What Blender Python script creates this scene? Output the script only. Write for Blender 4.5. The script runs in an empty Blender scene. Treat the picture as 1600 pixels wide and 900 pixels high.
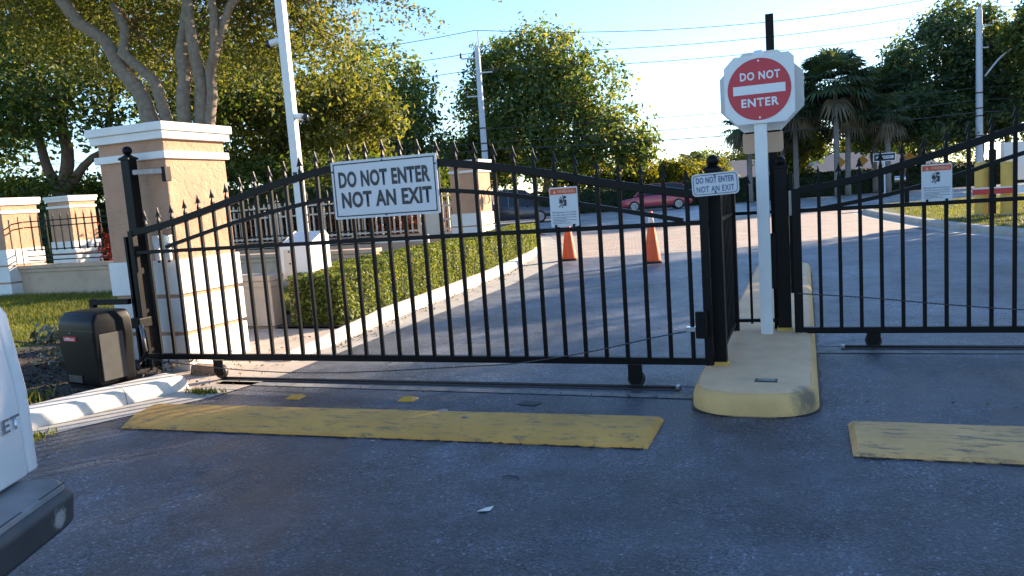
import bpy, bmesh, math, random
import numpy as np
from mathutils import Vector, Matrix
R = math.radians
SC = bpy.context.scene
COL = SC.collection

# ------------------------------------------------------------ camera
EYE = 1.55
cd = bpy.data.cameras.new("camera"); cam = bpy.data.objects.new("camera", cd); COL.objects.link(cam)
cd.sensor_width = 36.0; cd.lens = 36.0 * 1210.0 / 1600.0; cd.clip_start = 0.05; cd.clip_end = 3000
cam.matrix_world = (Matrix.Translation((0, 0, EYE)) @ Matrix.Rotation(R(21), 4, 'Z')
                    @ Matrix.Rotation(R(90 - 6.74), 4, 'X') @ Matrix.Rotation(R(-4.07), 4, 'Z'))
SC.camera = cam

# ------------------------------------------------------------ light
SUN_AZ, SUN_EL = R(38.0), R(17.5)          # clockwise from +Y
world = bpy.data.worlds.new("World"); SC.world = world; world.use_nodes = True
wn = world.node_tree
sky = wn.nodes.new("ShaderNodeTexSky"); sky.sky_type = 'NISHITA'; sky.sun_disc = False
sky.sun_elevation = SUN_EL; sky.sun_rotation = SUN_AZ
sky.air_density = 0.9; sky.dust_density = 0.15; sky.ozone_density = 3.4
bg = wn.nodes["Background"]; bg.inputs[1].default_value = 0.118
wn.links.new(sky.outputs[0], bg.inputs[0])
ld = bpy.data.lights.new("sun", 'SUN'); ld.energy = 5.0; ld.angle = R(0.5); ld.color = (1.0, 0.80, 0.58)
sun = bpy.data.objects.new("sun", ld); COL.objects.link(sun)
sd = Vector((math.sin(SUN_AZ) * math.cos(SUN_EL), math.cos(SUN_AZ) * math.cos(SUN_EL), math.sin(SUN_EL)))
sun.rotation_euler = sd.to_track_quat('Z', 'Y').to_euler(); sun.location = (20, 30, 30)
SC.view_settings.view_transform = 'Standard'; SC.view_settings.look = 'None'
SC.view_settings.gamma = 1.0; SC.view_settings.exposure = 1.66
SC.render.engine = 'CYCLES'
SC.cycles.max_bounces = 8; SC.cycles.transparent_max_bounces = 8
SC.cycles.use_denoising = True; SC.cycles.denoising_prefilter = 'ACCURATE'; SC.cycles.use_adaptive_sampling = False

# ------------------------------------------------------------ materials
def nt(name):
    m = bpy.data.materials.new(name); m.use_nodes = True
    return m, m.node_tree.nodes, m.node_tree.links, m.node_tree.nodes["Principled BSDF"]

def ramp(N, L, src, stops):
    r = N.new("ShaderNodeValToRGB"); e = r.color_ramp.elements
    e[0].position, e[0].color = stops[0][0], (*stops[0][1], 1)
    e[1].position, e[1].color = stops[-1][0], (*stops[-1][1], 1)
    for p, c in stops[1:-1]:
        k = e.new(p); k.color = (*c, 1)
    L.new(src, r.inputs[0]); return r

def noise(N, L, vec, scale, detail=4, rough=.6):
    n = N.new("ShaderNodeTexNoise"); n.inputs['Scale'].default_value = scale
    n.inputs['Detail'].default_value = detail; n.inputs['Roughness'].default_value = rough
    if vec is not None: L.new(vec, n.inputs['Vector'])
    return n.outputs[0]

def mixc(N, L, f, a, b, mode='MIX'):
    m = N.new("ShaderNodeMix"); m.data_type = 'RGBA'; m.blend_type = mode
    for s, v in ((m.inputs[0], f), (m.inputs[6], a), (m.inputs[7], b)):
        if hasattr(v, 'links') or isinstance(v, bpy.types.NodeSocket): L.new(v, s)
        elif isinstance(v, (int, float)): s.default_value = v
        else: s.default_value = (*v, 1)
    return m.outputs[2]

def bump(N, L, b, h, strength, dist=.01):
    n = N.new("ShaderNodeBump"); n.inputs['Strength'].default_value = strength; n.inputs['Distance'].default_value = dist
    L.new(h, n.inputs['Height']); L.new(n.outputs[0], b.inputs['Normal'])

def surf(name, col, rough=.6, metal=0., var=.15, scale=6., bscale=60., bstr=.15, bdist=.004, dirt=None, dirt_amt=.5, spec=.5, coat=0.):
    """a painted / mineral surface: mottled colour, fine relief, optional dirt patches"""
    m, N, L, b = nt(name)
    g = N.new("ShaderNodeNewGeometry").outputs['Position']
    n1 = noise(N, L, g, scale, 6, .65)
    lo = tuple(c * (1 - var) for c in col); hi = tuple(min(1, c * (1 + var)) for c in col)
    c = ramp(N, L, n1, [(.3, lo), (.7, hi)]).outputs[0]
    if dirt is not None:
        n3 = noise(N, L, g, scale * .6 + 1.3, 8, .75)
        f = ramp(N, L, n3, [(.5, (0, 0, 0)), (.72, (dirt_amt,) * 3)]).outputs[0]
        c = mixc(N, L, f, c, dirt)
    L.new(c, b.inputs['Base Color'])
    b.inputs['Roughness'].default_value = rough; b.inputs['Metallic'].default_value = metal
    b.inputs['Specular IOR Level'].default_value = spec
    if coat: b.inputs['Coat Weight'].default_value = coat; b.inputs['Coat Roughness'].default_value = .08
    if bstr: bump(N, L, b, noise(N, L, g, bscale, 4, .6), bstr, bdist)
    return m

def asphalt_mat(name, base=.05, tint=(1, 1, 1.05), warm=0.):
    m, N, L, b = nt(name)
    g = N.new("ShaderNodeNewGeometry").outputs['Position']
    big = noise(N, L, g, .6, 6, .62); mid = noise(N, L, g, 4.2, 6, .72)
    mp = N.new("ShaderNodeMapping"); mp.inputs['Scale'].default_value = (1.7, .55, 1); mp.inputs['Rotation'].default_value = (0, 0, R(8)); L.new(g, mp.inputs[0])
    streak = noise(N, L, mp.outputs[0], 2.2, 7, .7)
    v = N.new("ShaderNodeTexVoronoi"); v.inputs['Scale'].default_value = 90; v.inputs['Randomness'].default_value = 1; L.new(g, v.inputs['Vector'])
    t = tint; k3 = lambda f: tuple(base * f * k for k in t)
    c = ramp(N, L, big, [(.34, k3(.52)), (.5, k3(1.)), (.66, k3(1.65))]).outputs[0]
    c = mixc(N, L, .75, c, ramp(N, L, mid, [(.3, (.55,) * 3), (.7, (1.45,) * 3)]).outputs[0], 'MULTIPLY')
    c = mixc(N, L, .7, c, ramp(N, L, streak, [(.35, (.6,) * 3), (.5, (1.,) * 3), (.7, (1.6,) * 3)]).outputs[0], 'MULTIPLY')
    worn = ramp(N, L, noise(N, L, g, 1.35, 6, .7), [(.38, (.4,) * 3), (.58, (1.,) * 3)]).outputs[0]      # where the aggregate shows
    ag = ramp(N, L, v.outputs['Color'], [(.1, (.3,) * 3), (.5, (.85,) * 3), (.85, (1.7,) * 3), (1., (4.6,) * 3)]).outputs[0]
    c = mixc(N, L, worn, c, mixc(N, L, 1., c, ag, 'MULTIPLY'))
    dust = ramp(N, L, noise(N, L, g, 2.6, 9, .8), [(.56, (0, 0, 0)), (.7, (.42,) * 3)]).outputs[0]
    c = mixc(N, L, dust, c, k3(2.6))
    oil = ramp(N, L, noise(N, L, g, 1.9, 3, .5), [(.66, (0, 0, 0)), (.72, (.75,) * 3)]).outputs[0]
    c = mixc(N, L, oil, c, k3(.38))
    fleck = ramp(N, L, noise(N, L, g, 27, 3, .8), [(.72, (0, 0, 0)), (.76, (1, 1, 1))]).outputs[0]
    c = mixc(N, L, fleck, c, k3(4.2))
    vc = N.new("ShaderNodeTexVoronoi"); vc.feature = 'DISTANCE_TO_EDGE'; vc.inputs['Scale'].default_value = .42
    wob = mixc(N, L, .16, g, noise(N, L, g, 2.4, 6, .7), 'ADD'); L.new(wob, vc.inputs['Vector'])
    gate_ = ramp(N, L, noise(N, L, g, .5, 2, .5), [(.5, (0, 0, 0)), (.56, (1, 1, 1))]).outputs[0]
    crack = mixc(N, L, 1., ramp(N, L, vc.outputs['Distance'], [(.0, (1, 1, 1)), (.006, (0, 0, 0))]).outputs[0], gate_, 'MULTIPLY')
    c = mixc(N, L, crack, c, k3(.3))
    L.new(c, b.inputs['Base Color'])
    rr = ramp(N, L, streak, [(.3, (.38,) * 3), (.55, (.52,) * 3), (.75, (.7,) * 3)]).outputs[0]
    L.new(rr, b.inputs['Roughness']); b.inputs['Specular IOR Level'].default_value = .55
    ad = N.new("ShaderNodeMath"); ad.operation = 'MULTIPLY_ADD'; L.new(v.outputs['Distance'], ad.inputs[0]); L.new(worn, ad.inputs[1])
    L.new(noise(N, L, g, 130, 3, .7), ad.inputs[2])
    bump(N, L, b, ad.outputs[0], .8, .006)
    return m

def leaf_mat(name, stops, trans=.35):
    m, N, L, b = nt(name)
    g = N.new("ShaderNodeNewGeometry")
    c = ramp(N, L, g.outputs['Random Per Island'], stops).outputs[0]
    big = ramp(N, L, noise(N, L, g.outputs['Position'], .55, 3, .6), [(.3, (.7, .74, .8)), (.7, (1.25, 1.2, .95))]).outputs[0]
    c = mixc(N, L, 1., c, big, 'MULTIPLY')
    L.new(c, b.inputs['Base Color']); b.inputs['Roughness'].default_value = .55; b.inputs['Specular IOR Level'].default_value = .3
    tr = N.new("ShaderNodeBsdfTranslucent")
    L.new(mixc(N, L, 1., c, (1.9, 1.65, .5), 'MULTIPLY'), tr.inputs[0])
    mx = N.new("ShaderNodeMixShader"); mx.inputs[0].default_value = trans
    L.new(b.outputs[0], mx.inputs[1]); L.new(tr.outputs[0], mx.inputs[2])
    L.new(mx.outputs[0], N["Material Output"].inputs[0])
    return m

M = {}
M['asphalt'] = asphalt_mat("asphalt", .078, (.90, .98, 1.20))
M['lane'] = asphalt_mat("lane_asphalt", .105, (.92, .99, 1.14))  # base lightened to paint in the sky's grazing reflection on the lanes
M['street'] = asphalt_mat("street_asphalt", .27, (.95, 1, 1.06))
M['iron'] = surf("black_iron_paint", (.0035, .0035, .0045), .45, 0, .3, 9, 90, .08, .002, spec=.16)
M['iron_dull'] = surf("black_iron_dull", (.005, .0045, .0045), .5, 0, .3, 9, 90, .1, .002, spec=.16)
M['plastic_black'] = surf("black_plastic", (.0045, .005, .006), .4, 0, .2, 20, 300, .12, .001, spec=.16)
M['sunlit_dusty_plastic'] = surf('sunlit_dusty_plastic', (.042, .042, .038), .6, 0, .2, 12, 200, .1, .001)
M['rubber'] = surf("black_rubber", (.018, .018, .02), .7)
M['stucco_orange'] = surf("orange_stucco", (.51, .295, .185), .85, 0, .12, 2.2, 55, .75, .012, (.36, .2, .12), .4)
def trowel(mat):
    N, L = mat.node_tree.nodes, mat.node_tree.links; b = N["Principled BSDF"]; g = N.new("ShaderNodeNewGeometry").outputs['Position']
    w = noise(N, L, g, 9, 3, .55); st = ramp(N, L, w, [(.42, (0, 0, 0)), (.5, (1, 1, 1))]).outputs[0]
    ad = N.new("ShaderNodeMath"); ad.operation = 'MULTIPLY_ADD'; L.new(noise(N, L, g, 26, 5, .65), ad.inputs[0]); L.new(st, ad.inputs[1]); L.new(noise(N, L, g, 90, 3, .6), ad.inputs[2])
    bump(N, L, b, ad.outputs[0], .75, .012)
    src = b.inputs['Base Color'].links[0].from_socket
    mp = N.new("ShaderNodeMapping"); mp.inputs['Scale'].default_value = (7, 7, .6); L.new(g, mp.inputs[0])
    f = ramp(N, L, noise(N, L, mp.outputs[0], 1.6, 5, .7), [(.55, (0, 0, 0)), (.75, (.3,) * 3)]).outputs[0]
    L.new(mixc(N, L, f, src, (.30, .19, .125)), b.inputs['Base Color'])
trowel(M['stucco_orange'])
M['stucco_white'] = surf("white_stucco", (.76, .74, .70), .8, 0, .05, 3, 60, .35, .006, (.5, .44, .36), .25)
M['joint'] = surf("orange_joint", (.43, .23, .12), .9)
M['stucco_grey'] = surf("taupe_stucco", (.52, .37, .26), .88, 0, .1, 1.6, 70, .4, .006, (.2, .17, .14), .5)
M['stucco_beige'] = surf("beige_stucco", (.50, .40, .31), .88, 0, .08, 1.6, 70, .4, .006, (.34, .26, .2), .4)
M['concrete'] = surf("concrete", (.42, .39, .34), .85, 0, .18, 3.5, 120, .4, .004, (.2, .18, .15), .55)
M['tar'] = surf('road_tar', (.018, .019, .022), .6, 0, .4, 30, 120, .5, .004)
M['footing'] = surf('track_concrete', (.24, .23, .215), .85, 0, .35, 5, 120, .4, .004, (.09, .085, .08), .85)
M['kerb'] = surf("painted_kerb", (.66, .63, .57), .8, 0, .1, 4, 110, .35, .004, (.32, .29, .25), .6)
M['walk'] = surf("pink_concrete", (.47, .40, .33), .85, 0, .14, 3, 120, .35, .004, (.27, .22, .18), .5)
M['white_metal'] = surf("white_painted_metal", (.72, .72, .71), .45, 0, .04, 5, 60, .05, .001, (.5, .46, .4), .2)
M['cream_metal'] = surf("cream_painted_metal", (.60, .52, .42), .6, 0, .06, 5, 60, .05, .001)
M['sign_white'] = surf("sign_white", (.55, .56, .58), .42, 0, .03, 4, 50, .03, .001)
M['sign_back'] = surf("sign_bare_white", (.62, .60, .58), .5, 0, .06, 6, 40, .05, .001, (.45, .38, .3), .4)
M['peach'] = surf("peach_bounce_light", (.56, .36, .24), .6, 0, .06, 6)  # warm bounced light painted as the plate's colour
M['ink'] = surf("black_ink", (.015, .017, .025), .5, 0, .1, 30, 100, 0)
M['ink_blue'] = surf("blue_ink", (.03, .07, .22), .5, 0, .25, 25, 100, 0)
M['ink_grey'] = surf("grey_ink", (.12, .14, .19), .6, 0, .2, 25, 100, 0)
M['sign_red'] = surf("sign_red", (.50, .018, .035), .4, 0, .08, 5, 60, .03, .001)
M['warn_orange'] = surf("warning_orange", (.55, .08, .02), .5, 0, .25, 30, 100, 0)
M['letter_white'] = surf("letter_white", (.72, .72, .74), .45, 0, .03, 10, 60, 0)
M['letter_pale'] = surf("faded_letter", (.62, .34, .24), .5, 0, .2, 60, 60, 0)
M['chrome'] = surf("chrome", (.55, .56, .58), .22, .9, .05)
M['steel'] = surf("worn_steel", (.30, .29, .29), .45, .7, .3, 14, 90, .2, .002, (.14, .08, .05), .5)
M['dark_steel'] = surf("dark_steel", (.06, .055, .055), .5, .4, .3, 14, 90, .2, .002, (.09, .05, .03), .6)
M['cone'] = surf("cone_orange", (.92, .095, .006), .5, 0, .1, 7, 60, .05, .001, (.4, .1, .05), .4)
M['cone_band'] = surf("cone_collar", (.78, .6, .5), .45)
M['marker'] = surf("marker_yellow", (.75, .33, .02), .4, 0, .1, 30)
M['bollard'] = surf("bollard_yellow", (.58, .36, .06), .5, 0, .06, 4, 40, .05, .001, (.4, .25, .08), .3)
M['arm_red'] = surf("arm_red", (.55, .03, .03), .45)
M['utility'] = surf("pole_concrete", (.55, .57, .60), .75, 0, .08, 3, 60, .1, .003, (.4, .4, .4), .4)
M['truck'] = surf("truck_white_paint", (.76, .77, .78), .25, 0, .02, 2, 30, .0, .001, coat=.6)
M['truck_bumper'] = surf("bumper_grey", (.17, .185, .205), .42, .2, .25, 7, 90, .12, .002, (.09, .09, .1), .5)
M['bumper_dark'] = surf("bumper_dark_plastic", (.04, .042, .047), .55, 0, .2, 9, 90, .1, .002)
M['scuff'] = surf("scuff", (.36, .36, .35), .7, 0, .3, 30)
M['glass'] = surf("dark_glass", (.02, .024, .028), .06, 0, 0, 5, 50, 0)
M['car_red'] = surf("car_red_paint", (.40, .02, .05), .25, .25, .05, 3, 30, 0, .001, coat=.8)
M['car_dark'] = surf("car_dark_paint", (.018, .022, .04), .2, .3, .05, 3, 30, 0, .001, coat=.8)
M['rim'] = surf("alloy", (.30, .31, .33), .3, .6, .05)
M['lamp'] = surf("lamp_lens", (.8, .8, .82), .12, .3, 0, 5, 50, 0)
M['taillamp'] = surf("taillamp_red", (.4, .01, .01), .15, 0, 0, 5, 50, 0)
M['roof'] = surf("roof_shingle", (.2, .18, .175), .85, 0, .12, 2, 20, .4, .02)
M['housewall'] = surf("house_wall", (.40, .33, .28), .85)
M['paper'] = surf("paper", (.72, .68, .62), .8, 0, .06, 40)
M['bark'] = surf("oak_bark", (.27, .205, .145), .92, 0, .3, 9, 42, .9, .03, (.12, .09, .07), .6)
M['bark_dark'] = surf("dark_bark", (.16, .11, .08), .92, 0, .3, 7, 30, .9, .04, (.08, .06, .05), .5)
M['palm_bark'] = surf("palm_bark", (.24, .21, .19), .92, 0, .25, 7, 22, .8, .04)
M['soil'] = surf("mulch", (.055, .042, .034), .95, 0, .5, 22, 60, .9, .02, (.12, .1, .085), .5)
M['ground'] = surf("dry_turf", (.085, .105, .04), .95, 0, .35, 3, 40, .9, .02, (.13, .11, .06), .5)
M['turf'] = surf("lawn_base", (.06, .085, .028), .95, 0, .35, 5, 60, .9, .02)
M['stone'] = surf("pale_stone", (.36, .33, .29), .9, 0, .3, 14, 50, .6, .01)
M['rust_stone'] = surf("rusty_rubble", (.33, .22, .14), .9, 0, .35, 20, 70, .8, .01, (.07, .06, .05), .8)
M['diamond'] = surf("amber_sign", (.72, .30, .02), .45)
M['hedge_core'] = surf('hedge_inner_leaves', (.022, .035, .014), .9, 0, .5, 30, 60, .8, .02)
M['blade'] = leaf_mat("grass_blades", [(0, (.06, .095, .024)), (.6, (.13, .155, .035)), (1, (.26, .24, .07))], .42)
M['oak_leaf'] = leaf_mat("olive_leaves", [(0, (.06, .09, .03)), (.5, (.13, .155, .05)), (1, (.23, .225, .08))], .48)
M['dark_leaf'] = leaf_mat("dark_leaves", [(0, (.035, .065, .022)), (.6, (.065, .11, .032)), (1, (.17, .19, .05))], .44)
M['mid_leaf'] = leaf_mat("green_leaves", [(0, (.06, .115, .06)), (.6, (.11, .175, .075)), (1, (.32, .30, .085))], .54)
M['deep_leaf'] = leaf_mat("blue_green_leaves", [(0, (.042, .085, .055)), (.6, (.07, .125, .072)), (1, (.16, .19, .075))], .48)
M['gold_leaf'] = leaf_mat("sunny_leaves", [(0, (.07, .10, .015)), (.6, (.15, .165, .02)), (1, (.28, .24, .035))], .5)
M['hedge_leaf'] = leaf_mat("hedge_leaves", [(0, (.04, .075, .018)), (.5, (.13, .18, .04)), (1, (.30, .32, .09))], .35)
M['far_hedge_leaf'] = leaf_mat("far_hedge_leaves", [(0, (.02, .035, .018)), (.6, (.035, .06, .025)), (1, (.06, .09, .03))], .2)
M['red_leaf'] = leaf_mat("red_flowers", [(0, (.07, .04, .02)), (.4, (.22, .025, .02)), (1, (.42, .06, .045))], .3)
M['brown_leaf'] = leaf_mat("red_brown_leaves", [(0, (.06, .05, .025)), (.6, (.16, .06, .035)), (1, (.34, .06, .04))], .3)
M['grey_leaf'] = leaf_mat("silver_leaves", [(0, (.05, .055, .045)), (.6, (.12, .12, .10)), (1, (.28, .27, .24))], .1)
M['mulch_chip'] = leaf_mat('mulch_chips', [(0, (.025, .018, .013)), (.6, (.07, .05, .036)), (1, (.2, .16, .12))], .0)
M['dry_leaf'] = leaf_mat('dry_leaves', [(0, (.08, .05, .025)), (.6, (.2, .13, .06)), (1, (.36, .26, .13))], .1)
M['palm_leaf'] = leaf_mat("palm_fronds", [(0, (.045, .075, .05)), (.7, (.075, .115, .065)), (1, (.14, .16, .06))], .25)
M['dead_frond'] = leaf_mat("dead_fronds", [(0, (.10, .08, .055)), (1, (.2, .16, .11))], .2)

# worn yellow paint (bump / island)
def yellow_paint(name, ycol, wear, amt, scale, streak=(1, 1, 1)):
    m, N, L, b = nt(name)
    g = N.new("ShaderNodeNewGeometry").outputs['Position']
    mp = N.new("ShaderNodeMapping"); mp.inputs['Scale'].default_value = streak; L.new(g, mp.inputs[0])
    v = mp.outputs[0]
    c = ramp(N, L, noise(N, L, g, 3, 5, .6), [(.3, tuple(k * .82 for k in ycol)), (.7, tuple(k * 1.12 for k in ycol))]).outputs[0]
    f = ramp(N, L, noise(N, L, v, scale, 9, .78), [(amt, (0, 0, 0)), (amt + .09, (.85,) * 3)]).outputs[0]
    c = mixc(N, L, f, c, wear)
    f2 = ramp(N, L, noise(N, L, g, 34, 4, .8), [(.66, (0, 0, 0)), (.72, (.8,) * 3)]).outputs[0]
    c = mixc(N, L, f2, c, tuple(k * .4 for k in wear))
    L.new(c, b.inputs['Base Color']); b.inputs['Roughness'].default_value = .75
    bump(N, L, b, noise(N, L, g, 110, 4, .7), .5, .004)
    return m
M['bump_paint'] = yellow_paint("worn_yellow_bump", (.66, .345, .08), (.20, .145, .09), .53, 5.5, (1, 3.2, 1))
M['bump_paint_pale'] = yellow_paint("scuffed_yellow_bump", (.70, .40, .155), (.17, .135, .10), .52, 6.0, (.8, 4, 1))
M['island_side'] = yellow_paint("island_yellow", (.70, .43, .165), (.45, .30, .17), .57, 4)
def scuff_on(mat, c, r, col, rag=1.4):
    N, L = mat.node_tree.nodes, mat.node_tree.links; b = N["Principled BSDF"]; src = b.inputs['Base Color'].links[0].from_socket
    g = N.new("ShaderNodeNewGeometry").outputs['Position']; d = N.new("ShaderNodeVectorMath"); d.operation = 'DISTANCE'; L.new(g, d.inputs[0]); d.inputs[1].default_value = c
    a = N.new("ShaderNodeMath"); a.operation = 'MULTIPLY_ADD'; L.new(noise(N, L, g, 14 if rag < 2 else 34, 5, .7), a.inputs[0]); a.inputs[1].default_value = r * rag; L.new(d.outputs['Value'], a.inputs[2])
    f = ramp(N, L, a.outputs[0], [(r * .75 * rag, (.85,) * 3), (r * (1.8 if rag < 2 else .95 * rag), (0, 0, 0))]).outputs[0]
    L.new(mixc(N, L, f, src, col), b.inputs['Base Color'])
scuff_on(M['island_side'], (.01, 5.27, .10), .15, (.10, .09, .075))
M['island_top'] = yellow_paint("island_top_worn", (.78, .505, .285), (.58, .40, .24), .56, 3)

# brick paver apron
def paver_mat():
    m, N, L, b = nt("clay_pavers")
    g = N.new("ShaderNodeNewGeometry").outputs['Position']
    mp = N.new("ShaderNodeMapping"); mp.inputs['Rotation'].default_value = (0, 0, R(-12)); L.new(g, mp.inputs[0])
    br = N.new("ShaderNodeTexBrick"); L.new(mp.outputs[0], br.inputs['Vector'])
    br.inputs['Scale'].default_value = 1; br.inputs['Brick Width'].default_value = .2; br.inputs['Row Height'].default_value = .1
    br.inputs['Mortar Size'].default_value = .005; br.inputs['Color1'].default_value = (.41, .32, .255, 1)
    br.inputs['Color2'].default_value = (.49, .40, .33, 1); br.inputs['Mortar'].default_value = (.17, .13, .1, 1)
    c = mixc(N, L, .5, br.outputs[0], ramp(N, L, noise(N, L, g, 1.3, 6, .7), [(.3, (.65,) * 3), (.7, (1.3,) * 3)]).outputs[0], 'MULTIPLY')
    L.new(c, b.inputs['Base Color']); b.inputs['Roughness'].default_value = .85
    iv = N.new("ShaderNodeMath"); iv.operation = 'SUBTRACT'; iv.inputs[0].default_value = 1; L.new(br.outputs['Fac'], iv.inputs[1])
    bump(N, L, b, iv.outputs[0], .8, .012)
    return m
M['paver'] = paver_mat()
scuff_on(M['island_top'], (.03, 5.30, .15), .13, (.13, .12, .10))

# ------------------------------------------------------------ mesh helpers
class MB:
    def __init__(s): s.v = []; s.f = []
    def add(s, vs, fs):
        o = len(s.v); s.v += [tuple(p) for p in vs]; s.f += [tuple(i + o for i in f) for f in fs]; return s
    def box(s, a, b):
        (x0, y0, z0), (x1, y1, z1) = a, b
        return s.add([(x0, y0, z0), (x1, y0, z0), (x1, y1, z0), (x0, y1, z0), (x0, y0, z1), (x1, y0, z1), (x1, y1, z1), (x0, y1, z1)],
                     [(0, 3, 2, 1), (4, 5, 6, 7), (0, 1, 5, 4), (1, 2, 6, 5), (2, 3, 7, 6), (3, 0, 4, 7)])
    def cbox(s, c, d, mat=None):
        h = [k / 2 for k in d]; o = len(s.v); s.box([c[i] - h[i] for i in range(3)], [c[i] + h[i] for i in range(3)])
        if mat is not None:
            for i in range(o, len(s.v)): s.v[i] = tuple(mat @ Vector(s.v[i]))
        return s
    def prism(s, poly, z0, z1):
        n = len(poly)
        return s.add([(x, y, z0) for x, y in poly] + [(x, y, z1) for x, y in poly],
                     [tuple(range(n - 1, -1, -1)), tuple(range(n, 2 * n))] + [(i, (i + 1) % n, n + (i + 1) % n, n + i) for i in range(n)])
    def rings(s, rings, cap=True, closed=True):
        n = len(rings[0]); vs = [p for r in rings for p in r]; fs = []
        for k in range(len(rings) - 1):
            for i in range(n if closed else n - 1):
                a, b = k * n + i, k * n + (i + 1) % n
                fs.append((a, b, b + n, a + n))
        if cap: fs += [tuple(range(n - 1, -1, -1)), tuple(range((len(rings) - 1) * n, len(rings) * n))]
        return s.add(vs, fs)
    def tube(s, pts, r, n=8, cap=True):
        pts = [Vector(p) for p in pts]; rs = r if isinstance(r, (list, tuple)) else [r] * len(pts)
        rings = []; u = None
        for i, p in enumerate(pts):
            t = (pts[min(i + 1, len(pts) - 1)] - pts[max(i - 1, 0)]).normalized()
            if u is None: u = t.orthogonal().normalized()
            u = (u - t * u.dot(t)).normalized(); w = t.cross(u)
            rings.append([p + (u * math.cos(2 * math.pi * k / n) + w * math.sin(2 * math.pi * k / n)) * rs[i] for k in range(n)])
        return s.rings(rings, cap)
    def lathe(s, prof, c=(0, 0, 0), n=20, axis='z', cap=True):
        rings = []
        for r, h in prof:
            ring = []
            for k in range(n):
                a = 2 * math.pi * k / n; x, y = r * math.cos(a), r * math.sin(a)
                p = (x, y, h) if axis == 'z' else ((h, x, y) if axis == 'x' else (y, h, x))
                ring.append((c[0] + p[0], c[1] + p[1], c[2] + p[2]))
            rings.append(ring)
        return s.rings(rings, cap)
    def sphere(s, c, r, n=16, m=10, sc=(1, 1, 1)):
        prof = [(max(1e-4, r * math.sin(math.pi * i / m)), -r * math.cos(math.pi * i / m)) for i in range(m + 1)]
        o = len(s.v); s.lathe(prof, (0, 0, 0), n)
        for i in range(o, len(s.v)): s.v[i] = tuple(s.v[i][k] * sc[k] + c[k] for k in range(3))
        return s

def mesh(name, mb, mat, smooth=False, bevel=0., seg=2):
    me = bpy.data.meshes.new(name); me.from_pydata(mb.v, [], mb.f)
    bm = bmesh.new(); bm.from_mesh(me)
    if bevel:
        es = [e for e in bm.edges if len(e.link_faces) == 2 and e.calc_face_angle(0) > R(25)]
        bmesh.ops.bevel(bm, geom=es, offset=bevel, segments=seg, affect='EDGES', profile=.5, clamp_overlap=True)
    bmesh.ops.recalc_face_normals(bm, faces=bm.faces)
    bm.to_mesh(me); bm.free()
    if smooth:
        me.shade_smooth()
        if smooth == 'auto': me.set_sharp_from_angle(angle=R(38))
    me.materials.append(mat if not isinstance(mat, str) else M[mat]); return me

def link(name, me, parent=None, loc=None, rotz=None):
    o = bpy.data.objects.new(name, me); COL.objects.link(o)
    if parent is not None: o.parent = parent
    if loc is not None: o.location = loc
    if rotz is not None: o.rotation_euler = (0, 0, rotz)
    return o

def obj(name, mb, mat, parent=None, smooth=False, bevel=0., seg=2, loc=None, rotz=None):
    return link(name, mesh(name, mb, mat, smooth, bevel, seg), parent, loc, rotz)

def tag(o, label, cat, group=None):
    o['label'] = label; o['category'] = cat
    if group: o['group'] = group
    return o

def thing(name, label, cat, loc=(0, 0, 0), rotz=0., group=None):
    o = link(name, None, None, loc, rotz); return tag(o, label, cat, group)

def struct(name, mb, mat, smooth=False, bevel=0.):
    o = obj(name, mb, mat, None, smooth, bevel); o['kind'] = 'structure'; return o

def copy_tree(o, parent=None):
    c = o.copy(); COL.objects.link(c)
    if parent is not None: c.parent = parent
    for ch in list(o.children): copy_tree(ch, c)
    return c

def text(name, s, mat, parent, center, width, height, rot=0., bold=.0, normal=(0, -1, 0), track=1.):
    """flat lettering as a mesh, fitted to width x height, centred, facing `normal` (horizontal)"""
    cu = bpy.data.curves.new(name, 'FONT'); cu.body = s; cu.size = 1; cu.offset = bold; cu.space_character = track
    cu.resolution_u = 3
    t = bpy.data.objects.new(name + "_tmp", cu); COL.objects.link(t)
    bpy.context.view_layer.update()
    me = bpy.data.meshes.new_from_object(t.evaluated_get(bpy.context.evaluated_depsgraph_get()))
    bpy.data.objects.remove(t)
    n = len(me.vertices); co = np.empty(n * 3); me.vertices.foreach_get('co', co); co = co.reshape(-1, 3)
    lo, hi = co.min(0), co.max(0); c = (lo + hi) / 2; d = hi - lo
    x = (co[:, 0] - c[0]) / d[0] * width; z = (co[:, 1] - c[1]) / d[1] * height
    ca, sa = math.cos(rot), math.sin(rot); x, z = x * ca - z * sa, x * sa + z * ca
    nn = Vector(normal).normalized(); rt = Vector((-nn.y, nn.x, 0))
    out = np.stack([center[0] + x * rt.x, center[1] + x * rt.y, center[2] + z], 1)
    me.vertices.foreach_set('co', out.ravel()); me.update()
    me.materials.clear(); me.materials.append(M[mat]); me.name = name
    return link(name, me, parent)

def catmull(pts, step):
    P = [Vector(p) for p in pts]; P = [P[0] * 2 - P[1]] + P + [P[-1] * 2 - P[-2]]; out = []
    for i in range(1, len(P) - 2):
        n = max(1, int((P[i + 1] - P[i]).length / step))
        for k in range(n):
            t = k / n; a, b, c, d = P[i - 1:i + 3]
            out.append(.5 * ((2 * b) + (c - a) * t + (2 * a - 5 * b + 4 * c - d) * t * t + (3 * b - a - 3 * c + d) * t ** 3))
    out.append(P[-2]); return out

def sweep(path2d, profile, closed=True, cap=True):
    """profile: (offset to the right-hand side, z) along a ground path"""
    mb = MB(); P = [Vector((p[0], p[1])) for p in path2d]; rings = []
    for i, p in enumerate(P):
        t = (P[min(i + 1, len(P) - 1)] - P[max(i - 1, 0)]).normalized(); n = Vector((t.y, -t.x))
        rings.append([(p.x + n.x * o, p.y + n.y * o, z) for o, z in profile])
    return mb.rings(rings, cap, closed)

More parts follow.
